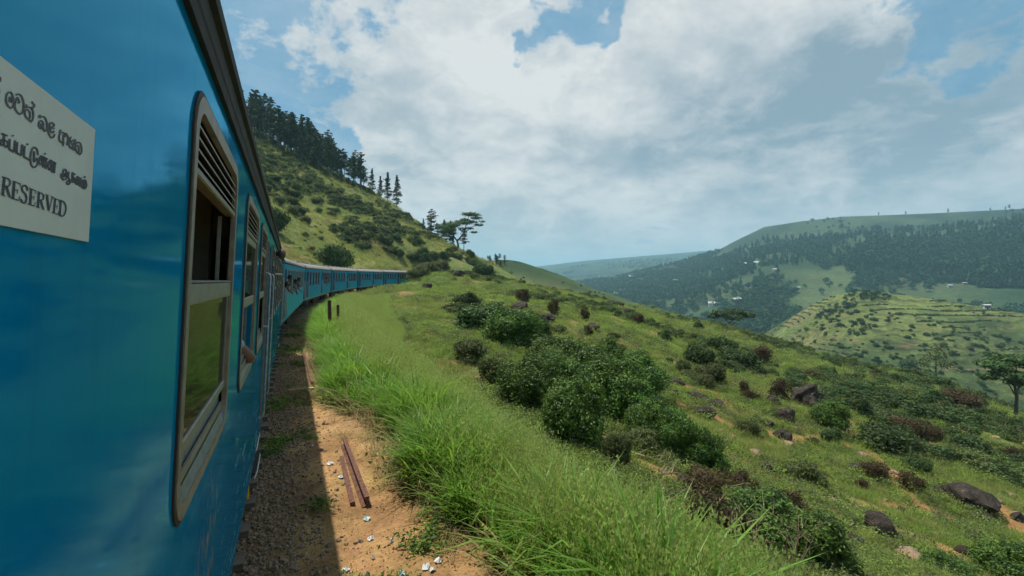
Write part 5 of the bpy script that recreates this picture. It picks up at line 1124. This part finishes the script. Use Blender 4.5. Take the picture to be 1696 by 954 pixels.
proto_col('farpine', [far_tree_mesh(800 + i, True) for i in range(4)]); proto_col('farround', [far_tree_mesh(820 + i, False) for i in range(5)])
def far_points(n, r0, r1, a0, a1):
    r = np.sqrt(rng.uniform(r0 ** 2, r1 ** 2, n)); a = np.radians(rng.uniform(a0, a1, n)); return r * np.sin(a), r * np.cos(a), r, np.degrees(a)
def elev_px(x, y, z):
    dep = x * math.sin(YAW) + y * math.cos(YAW); u = x * math.cos(YAW) - y * math.sin(YAW); return 848 + FPX * u / dep, HOR - FPX * (z - ZC) / dep
x, y, r, a = far_points(42000, 560, 1650, 60, 78); z = H(x, y); px, py = elev_px(x, y, z)
lowb_ = np.interp(px, [1400, 1420, 1500, 1560, 1600, 1620, 1700], [446, 448, 458, 462, 468, 478, 478]); topb = np.interp(px, [1400, 1410, 1460, 1560, 1640, 1700], [436, 424, 412, 412, 396, 376])
k = (px > 1404) & (px < 1760) & (py < lowb_ + (fbm(x, y, 60, 3, 300) - .5) * 12) & (py > topb + (fbm(x, y, 80, 3, 301) - .5) * 14 + rng.normal(0, 3.5, len(x))); x, y, z = x[k], y[k], z[k]
gn_scatter('pine_plantation', 'farpine', np.c_[x, y, z - .5], rots(len(x), .02), rng.uniform(11, 25, len(x)) * (.7 + .6 * fbm(x, y, 70, 3, 305)), 'dark pine plantation on the far slope above the tea hill')
x, y, r, a = far_points(34000, 600, 2300, 24, 82); dn = fbm(x, y, 150, 4, 310) + .10 * sst(56, 40, a) - .07 * sst(51, 55, a) * sst(1000, 1200, r) - .16 * sst(1250, 1600, r) * sst(48, 54, a); pj = fbm(x, y, 120, 4, 88) - .5; past_ = (a + pj * 5 > 57.6) & (a + pj * 3 < 62) & (r + pj * 300 > 830) & (r + pj * 500 + (62 - a) * 60 < 1230)
k = (dn + rng.uniform(-.07, .07, len(x)) > .45) & (~past_ | (rng.uniform(0, 1, len(x)) < .03)) & ~((a > 50.5) & (r > 1560 + 260 * (fbm(x, y, 200, 3, 350) - .5)) & (rng.uniform(0, 1, len(x)) > .12 * (r < 1840))); x, y, r = x[k], y[k], r[k]; z = H(x, y)
gn_scatter('valley_woodland', 'farround', np.c_[x, y, z - .5], rots(len(x), .03), rng.uniform(8, 16, len(x)), 'hazy woodland covering the sides of the valley')
x, y, r, a = far_points(60000, 335, 560, 50, 82); z = H(x, y); zw = z + fbm(x, y, 55, 3, 340) * 8; k = (np.abs((zw / 2.9) % 1 - .5) > .40) & (fbm(x, y, 30, 4, 345) > .50); x, y, z = x[k], y[k], z[k]
gn_scatter('tea_hedges', 'scrub', np.c_[x, y, z - .2], rots(len(x), .05), rng.uniform(.9, 1.9, len(x)), 'dark hedge rows of tea bushes along the contours of the tea hill')
x, y, r, a = far_points(6000, 700, 3600, 24, 62); k = fbm(x, y, 220, 4, 320) > .54; x, y = x[k], y[k]
k = ~((np.degrees(np.arctan2(x, y)) > 56.5) & (np.hypot(x, y) < 1300)); x, y = x[k], y[k]
x2, y2, r2_, a2 = far_points(1500, 1150, 1600, 50, 80); x = np.r_[x, x2]; y = np.r_[y, y2]; k = ~((np.degrees(np.arctan2(x, y)) > 50) & (np.hypot(x, y) > 1600)); x, y = x[k], y[k]
gn_scatter('valley_conifers', 'farpine', np.c_[x, y, H(x, y) - .5], rots(len(x), .02), rng.uniform(7, 20, len(x)), 'hazy conifer stands on the far valley sides')
x, y, r, a = far_points(9000, 340, 640, 50, 82); k = fbm(x, y, 34, 4, 330) + rng.uniform(-.06, .06, len(x)) > .61; x, y = x[k], y[k]
gn_scatter('tea_hill_scrub', 'farround', np.c_[x, y, H(x, y) - .2], rots(len(x), .05), rng.uniform(1.0, 4.0, len(x)), 'scrub and low shade trees dotted over the tea hill')
x = []; 
for px in (1080, 1090, 1170, 1455, 1500, 1570, 1640, 1665, 1672): 
    i_ = [j for j in range(380, 520)]; 
    for j in range(330, 470):
        p = hit(px, j)
        if p is not None: break
    if p is None: continue
    e = empty('ridge_tree', (p[0], p[1], p[2] - 1)); mt, mc = PINES[px % 5]; s_ = random.uniform(.5, .95); e.scale = (s_ * 1.6, s_ * 1.6, s_); link('trunk', mt, None, e); link('crown', mc, None, e); tag(e, 'tiny lone tree on the far skyline', 'tree', 'lone trees on the far skyline')
HW = [simple('white_wall', (.62, .60, .56), .8), simple('pinkish_wall', (.45, .28, .22), .8), simple('bluish_wall', (.45, .52, .56), .8)]
HR = [simple('tin_roof', (.50, .52, .54), .6), simple('tiled_roof', (.26, .11, .07), .8), simple('blue_roof', (.10, .28, .50), .6)]
HWin = simple('dark_window', (.03, .03, .035), .4)
def house(px, py, wpx, wi, ri, label):
    p = hit(px, py)
    if p is None or p[3] < 300: return
    d = p[3]; w = max(3.6, wpx * d / FPX * 1.1); dp = w * .55; hh = max(2.8, w * .25); e = empty('house', (p[0], p[1], p[2] - .3), -YAW - random.uniform(-.2, .5))
    mb = MB(); mb.box(-w / 2, w / 2, -dp / 2, dp / 2, -3, hh); mb.build('wall', HW[wi], e)
    o_ = .5; mb = MB(); mb.add([(-w / 2 - o_, -dp / 2 - o_, hh), (w / 2 + o_, -dp / 2 - o_, hh), (w / 2 + o_, dp / 2 + o_, hh), (-w / 2 - o_, dp / 2 + o_, hh), (-w / 2 - o_, 0, hh + dp * .3), (w / 2 + o_, 0, hh + dp * .3)], [(0, 1, 5, 4), (2, 3, 4, 5), (0, 4, 3), (1, 2, 5), (0, 3, 2, 1)]); mb.build('roof', HR[ri], e)
    for k in range(3):
        mb = MB(); xk = -w * .32 + w * .32 * k; mb.box(xk - .5, xk + .5, -dp / 2 - .03, -dp / 2 + .05, hh * .35, hh * .75) if k != 1 else mb.box(xk - .5, xk + .5, -dp / 2 - .03, -dp / 2 + .05, 0, hh * .75); mb.build('window' if k != 1 else 'door', HWin, e)
    tag(e, label, 'house', 'houses across the valley')
for a in ((1240, 440, 12, 0, 0, 'white house high on the far slope'), (1252, 438, 12, 2, 0, 'long pale house right of the highest white one'), (1122, 468, 12, 0, 0, 'grey roofed house in the middle of the wooded valley'), (1238, 474, 9, 2, 2, 'small blue roofed house among trees'), (1221, 499, 13, 0, 0, 'white roofed house lower in the valley'), (1226, 495, 7, 2, 2, 'blue roofed hut behind the lower white roof'),
          (1182, 506, 15, 0, 0, 'pale green roofed house at the valley bottom'), (1045, 460, 9, 0, 0, 'small pale house left in the woods'), (1086, 483, 6, 0, 0, 'tiny white hut in the left woods'), (1062, 492, 6, 1, 0, 'tiny pinkish hut in the left woods'), (1250, 522, 12, 1, 1, 'red roofed house near the umbrella tree'), (1236, 515, 12, 2, 2, 'bluish house above the red roofed one'), (1556, 456, 9, 0, 0, 'white house at the edge of the pine plantation'), (1544, 459, 8, 1, 1, 'brown roofed house left of the white one by the plantation'),
          (1598, 471, 5, 1, 0, 'tiny pink hut on the green field below the plantation'), (1573, 475, 6, 0, 0, 'tiny white hut on the green field below the plantation'), (1388, 412, 6, 1, 1, 'reddish hut at the top of the pale pasture'), (1634, 511, 4, 0, 0, 'white house beside the road on the tea hill'), (1284, 448, 8, 1, 0, 'pinkish house left of the pale pasture'), (1322, 478, 5, 2, 0, 'tiny bluish hut in the trees left of the tea hill')): house(*a)

# ------------------------------------------------------------------ passengers
def chain(name, joints, edges, root, mat, parent=None, sub=2):
    me = bpy.data.meshes.new(name); ks = list(joints); me.from_pydata([joints[k][0] for k in ks], [(ks.index(a), ks.index(b)) for a, b in edges], []); me.update()
    o = link(name, me, mat, parent); o.modifiers.new('skin', 'SKIN'); sd = me.skin_vertices[0].data
    for i, k in enumerate(ks): r = joints[k][1]; sd[i].radius = (r, r) if not isinstance(r, tuple) else r; sd[i].use_root = (k == root)
    m_ = o.modifiers.new('sub', 'SUBSURF'); m_.levels = m_.render_levels = sub
    for p in me.polygons: p.use_smooth = True
    return o
def person(label, mat_w, shirt, reach, head_off=(0, 0, 0), sit=False):
    """upper body leaning out along +x; local origin at the pelvis; reach: elbow and hand of the right arm"""
    e = empty('person'); h = Vector(head_off)
    J = {'pel': ((0, 0, 0), (.15, .11)), 'wai': ((.04, 0, .20), (.14, .10)), 'che': (Vector((.10, 0, .42)) + h * .6, (.17, .11)), 'nec': (Vector((.13, 0, .56)) + h * .9, .055), 'jaw': (Vector((.17, 0, .64)) + h, (.062, .07)), 'hea': (Vector((.16, 0, .74)) + h, (.082, .092)), 'top': (Vector((.15, 0, .80)) + h, (.06, .07)), 'nose': (Vector((.255, 0, .70)) + h, .016),
         }
    for sd, sg in (('L', 1), ('R', -1)):
        kn, ft = ((.38, .12 * sg, -.02), (.42, .12 * sg, -.42)) if sit else ((-.06, .11 * sg, -.40), (-.14, .11 * sg, -.80))
        J['knee' + sd] = (kn, .075); J['foot' + sd] = (ft, .05); J['toe' + sd] = ((ft[0] + .13, ft[1], ft[2] - .04), .035)
    E = [('pel', 'wai'), ('wai', 'che'), ('che', 'nec'), ('nec', 'jaw'), ('jaw', 'hea'), ('hea', 'top'), ('jaw', 'nose'), ('pel', 'kneeL'), ('kneeL', 'footL'), ('pel', 'kneeR'), ('kneeR', 'footR'), ('footL', 'toeL'), ('footR', 'toeR')]
    for sd, (el, ha) in (('R', reach), ('L', ((.20, .30, .18), (.36, .22, .05)))):
        sg = -1 if sd == 'R' else 1; sh_ = Vector((.10, .19 * sg, .48)) + h * .6
        J['sh' + sd] = (sh_, .06); J['el' + sd] = (Vector(el), .042); J['wr' + sd] = (Vector(ha), .028); dv = (Vector(ha) - Vector(el)).normalized(); sdv = dv.orthogonal().normalized()
        J['pa' + sd] = (Vector(ha) + dv * .07, (.038, .018)); E += [('che', 'sh' + sd), ('sh' + sd, 'el' + sd), ('el' + sd, 'wr' + sd), ('wr' + sd, 'pa' + sd)]
        for f in range(5):
            b_ = Vector(ha) + (dv * .075 + sdv * (.027 - .018 * f) if f < 4 else dv * .03 + sdv * .035); ln = (.065, .075, .07, .055, .05)[f]; dd = (dv + (sdv * .6 if f == 4 else Vector((0, 0, -.25)))).normalized()
            J['f%d%s' % (f, sd)] = (b_, .009); J['g%d%s' % (f, sd)] = (b_ + dd * ln * .55, .009); J['t%d%s' % (f, sd)] = (b_ + dd * ln * .9 + Vector((0, 0, -.02)), .008); E += [('pa' + sd if f < 4 else 'wr' + sd, 'f%d%s' % (f, sd)), ('f%d%s' % (f, sd), 'g%d%s' % (f, sd)), ('g%d%s' % (f, sd), 't%d%s' % (f, sd))]
    chain('body', J, E, 'pel', M['skin'], e)
    sj = {k: (J[k][0], tuple(q * 1.13 + .006 for q in (J[k][1] if isinstance(J[k][1], tuple) else (J[k][1],) * 2))) for k in ('pel', 'wai', 'che', 'shR', 'shL')}
    for sd in 'RL': a, b = J['sh' + sd][0], J['el' + sd][0]; sj['cu' + sd] = (Vector(a).lerp(Vector(b), .55), (.062, .062))
    chain('shirt', sj, [('pel', 'wai'), ('wai', 'che'), ('che', 'shR'), ('che', 'shL'), ('shR', 'cuR'), ('shL', 'cuL')], 'pel', shirt, e)
    tj = {k: (J[k][0], (.10, .10) if k == 'pel' else (.088, .088) if 'knee' in k else (.065, .065)) for k in ('pel', 'kneeL', 'footL', 'kneeR', 'footR')}
    chain('trousers', tj, [('pel', 'kneeL'), ('kneeL', 'footL'), ('pel', 'kneeR'), ('kneeR', 'footR')], 'pel', mat_w, e)
    hd = Vector(J['hea'][0]); chain('hair', {'a': (hd + Vector((-.035, 0, .015)), (.082, .094)), 'b': (hd + Vector((-.02, 0, .075)), (.082, .086)), 'c': (hd + Vector((.045, 0, .085)), (.045, .06)), 'd': (hd + Vector((-.06, 0, -.06)), (.055, .065))}, [('a', 'b'), ('b', 'c'), ('a', 'd')], 'a', M['hair'], e)
    return tag(e, label, 'person', 'passengers leaning out of the train')
SH = [simple('blue_shirt', (.03, .16, .42), .8), simple('dark_shirt', (.03, .03, .035), .8), simple('white_shirt', (.6, .6, .6), .8), simple('red_shirt', (.30, .04, .04), .8), simple('pale_blue_shirt', (.25, .42, .52), .8)]
TR = [simple('dark_trousers', (.03, .03, .04), .8), simple('denim', (.05, .09, .18), .8)]
def seat_in(car, o, y, x, z, yaw=0.0):
    o.matrix_world = car.matrix_world @ Matrix.Translation((x, y, z)) @ Matrix.Rotation(yaw, 4, 'Z')
bpy.context.view_layer.update()
p1 = person('passenger in a pale blue shirt resting a bare elbow on the second window sill', TR[0], SH[4], ((.16, -.36, .30), (.40, -.27, .30)), (0, 0, 0), True)
seat_in(coach, p1, 3.98, 1.42 - .33, 2.08, math.pi / 2)
p2 = person('dark-haired passenger leaning out of the near doorway of the second carriage', TR[0], SH[1], ((.35, -.30, .35), (.40, -.42, .62)), (.18, 0, -.05)); seat_in(cars[0], p2, .95, 1.28, 2.35)
p3 = person('passenger in a bright blue shirt and jeans hanging from the second carriage', TR[1], SH[0], ((.35, -.28, .30), (.25, -.40, .50)), (.14, 0, -.02)); seat_in(cars[0], p3, 9.3, 1.22, 2.15)
p4 = person('dark-haired passenger leaning far out of a middle window of the second carriage', TR[0], SH[3], ((.38, -.25, .25), (.42, -.15, .05)), (.2, 0, -.1)); seat_in(cars[0], p4, 6.15, 1.18, 2.15)
p5 = person('dark-haired passenger leaning out of a window of the third carriage', TR[0], SH[2], ((.38, -.25, .25), (.42, -.1, .05)), (.2, 0, -.12)); seat_in(cars[1], p5, 13.4, 1.2, 2.15)

# ------------------------------------------------------------------ labels: place each scattered thing by the landmark nearest to it
LM = [(1605, 815, 'the big flat-topped boulder'), (1335, 655, 'the large rounded boulder'), (1470, 785, 'the orange gully'), (960, 640, 'the thicket'), (994, 580, 'the lone round bush'), (840, 540, 'the upper clump'), (730, 450, 'the knoll top'), (1660, 650, 'the spreading tree'),
      (1462, 870, 'the lower dark boulder'), (1260, 860, 'the glossy bush below the bank'), (1549, 590, 'the slender tree'), (1208, 530, 'the umbrella tree'), (640, 320, 'the four slim pines'), (770, 405, 'the flat-topped tree'), (555, 415, 'the round bush above the train'), (430, 300, 'the near roof edge'), (725, 375, 'the bushy pine pair'),
      (1378, 690, 'the green bush by the boulder'), (1158, 590, 'the dark slope bush'), (1142, 740, 'the two dark bushes'), (500, 230, 'the middle of the ridge pines'), (600, 370, 'the middle of the left hill'), (1050, 505, 'the skyline rocks'), (1180, 415, 'the notch in the far skyline'), (1510, 920, 'the long pale slab')]
BASE = {'scrub bushes on the left hillside': 'dark hillside scrub bush', 'bushes on the lower left hillside': 'rounded green hillside bush', 'tufted bushes above the train': 'small tufted bush', 'small bushes on the middle slope': 'small dark slope bush', 'scrub bushes on the right slope': 'dark scrub bush', 'low bushes among the stones': 'low bush among stones',
        'dark stones on the right slope': 'dark stone', 'pale stones on the right slope': 'pale stone', 'dark rocks on the middle slope': 'dark rock', 'dark rocks above the train': 'dark rock in yellow grass', 'pines along the left ridge': 'tall dark ridge pine', 'far pines on the spur': 'tiny far pine', 'lone trees on the far skyline': 'tiny lone skyline tree', 'bushes hiding the end of the train': 'straggly bush hiding the train'}
ORD = 'nearest,second nearest,third nearest,fourth nearest,fifth nearest,sixth nearest,seventh nearest,eighth nearest,ninth nearest,tenth nearest,eleventh nearest,twelfth nearest,thirteenth nearest,fourteenth nearest,fifteenth nearest,sixteenth nearest,seventeenth nearest,eighteenth nearest,nineteenth nearest,twentieth nearest'.split(',')
ORD += ['twenty-%s nearest' % q for q in 'first,second,third,fourth,fifth,sixth,seventh,eighth,ninth'.split(',')] + ['thirtieth nearest'] + ['thirty-%s nearest' % q for q in 'first,second,third,fourth,fifth,sixth,seventh,eighth,ninth'.split(',')] + ['fortieth nearest'] + ['forty-%s nearest' % q for q in 'first,second,third,fourth,fifth,sixth,seventh,eighth,ninth'.split(',')]
cells = {}
for o in COL.objects:
    g = o.get('group')
    if o.parent is None and g in BASE:
        px, py, d_ = proj(o.location); l = min(LM, key=lambda q: (q[0] - px) ** 2 + (q[1] - py) ** 2); dx, dy = px - l[0], py - l[1]
        dr_ = ('right of' if dx > 0 else 'left of') if abs(dx) > abs(dy) else ('below' if dy > 0 else 'above')
        cells.setdefault((g, l[2], dr_), []).append((math.hypot(dx, dy), o))
for (g, l, dr_), lst in cells.items():
    lst.sort(key=lambda q: q[0])
    for k, (d_, o) in enumerate(lst): o['label'] = '%s, %s one %s %s' % (BASE[g], ORD[min(k, len(ORD) - 1)], dr_, l)

# ------------------------------------------------------------------ haze over the valley
mb = MB(); mb.box(-7200, 7200, -7200, 7200, float(gz.min()) - 1.0, 380)
hm, ho = new_mat('valley_haze'); pv = N('ShaderNodeVolumePrincipled'); pv.inputs['Color'].default_value = (.42, .76, .97, 1); pv.inputs['Density'].default_value = .00018; pv.inputs['Anisotropy'].default_value = 0.0
nt.links.new(pv.outputs[0], ho.inputs['Volume'])
hzb = mb.build('haze', hm, None); tag(hzb, 'pale blue haze hanging over the whole valley', kind='stuff')
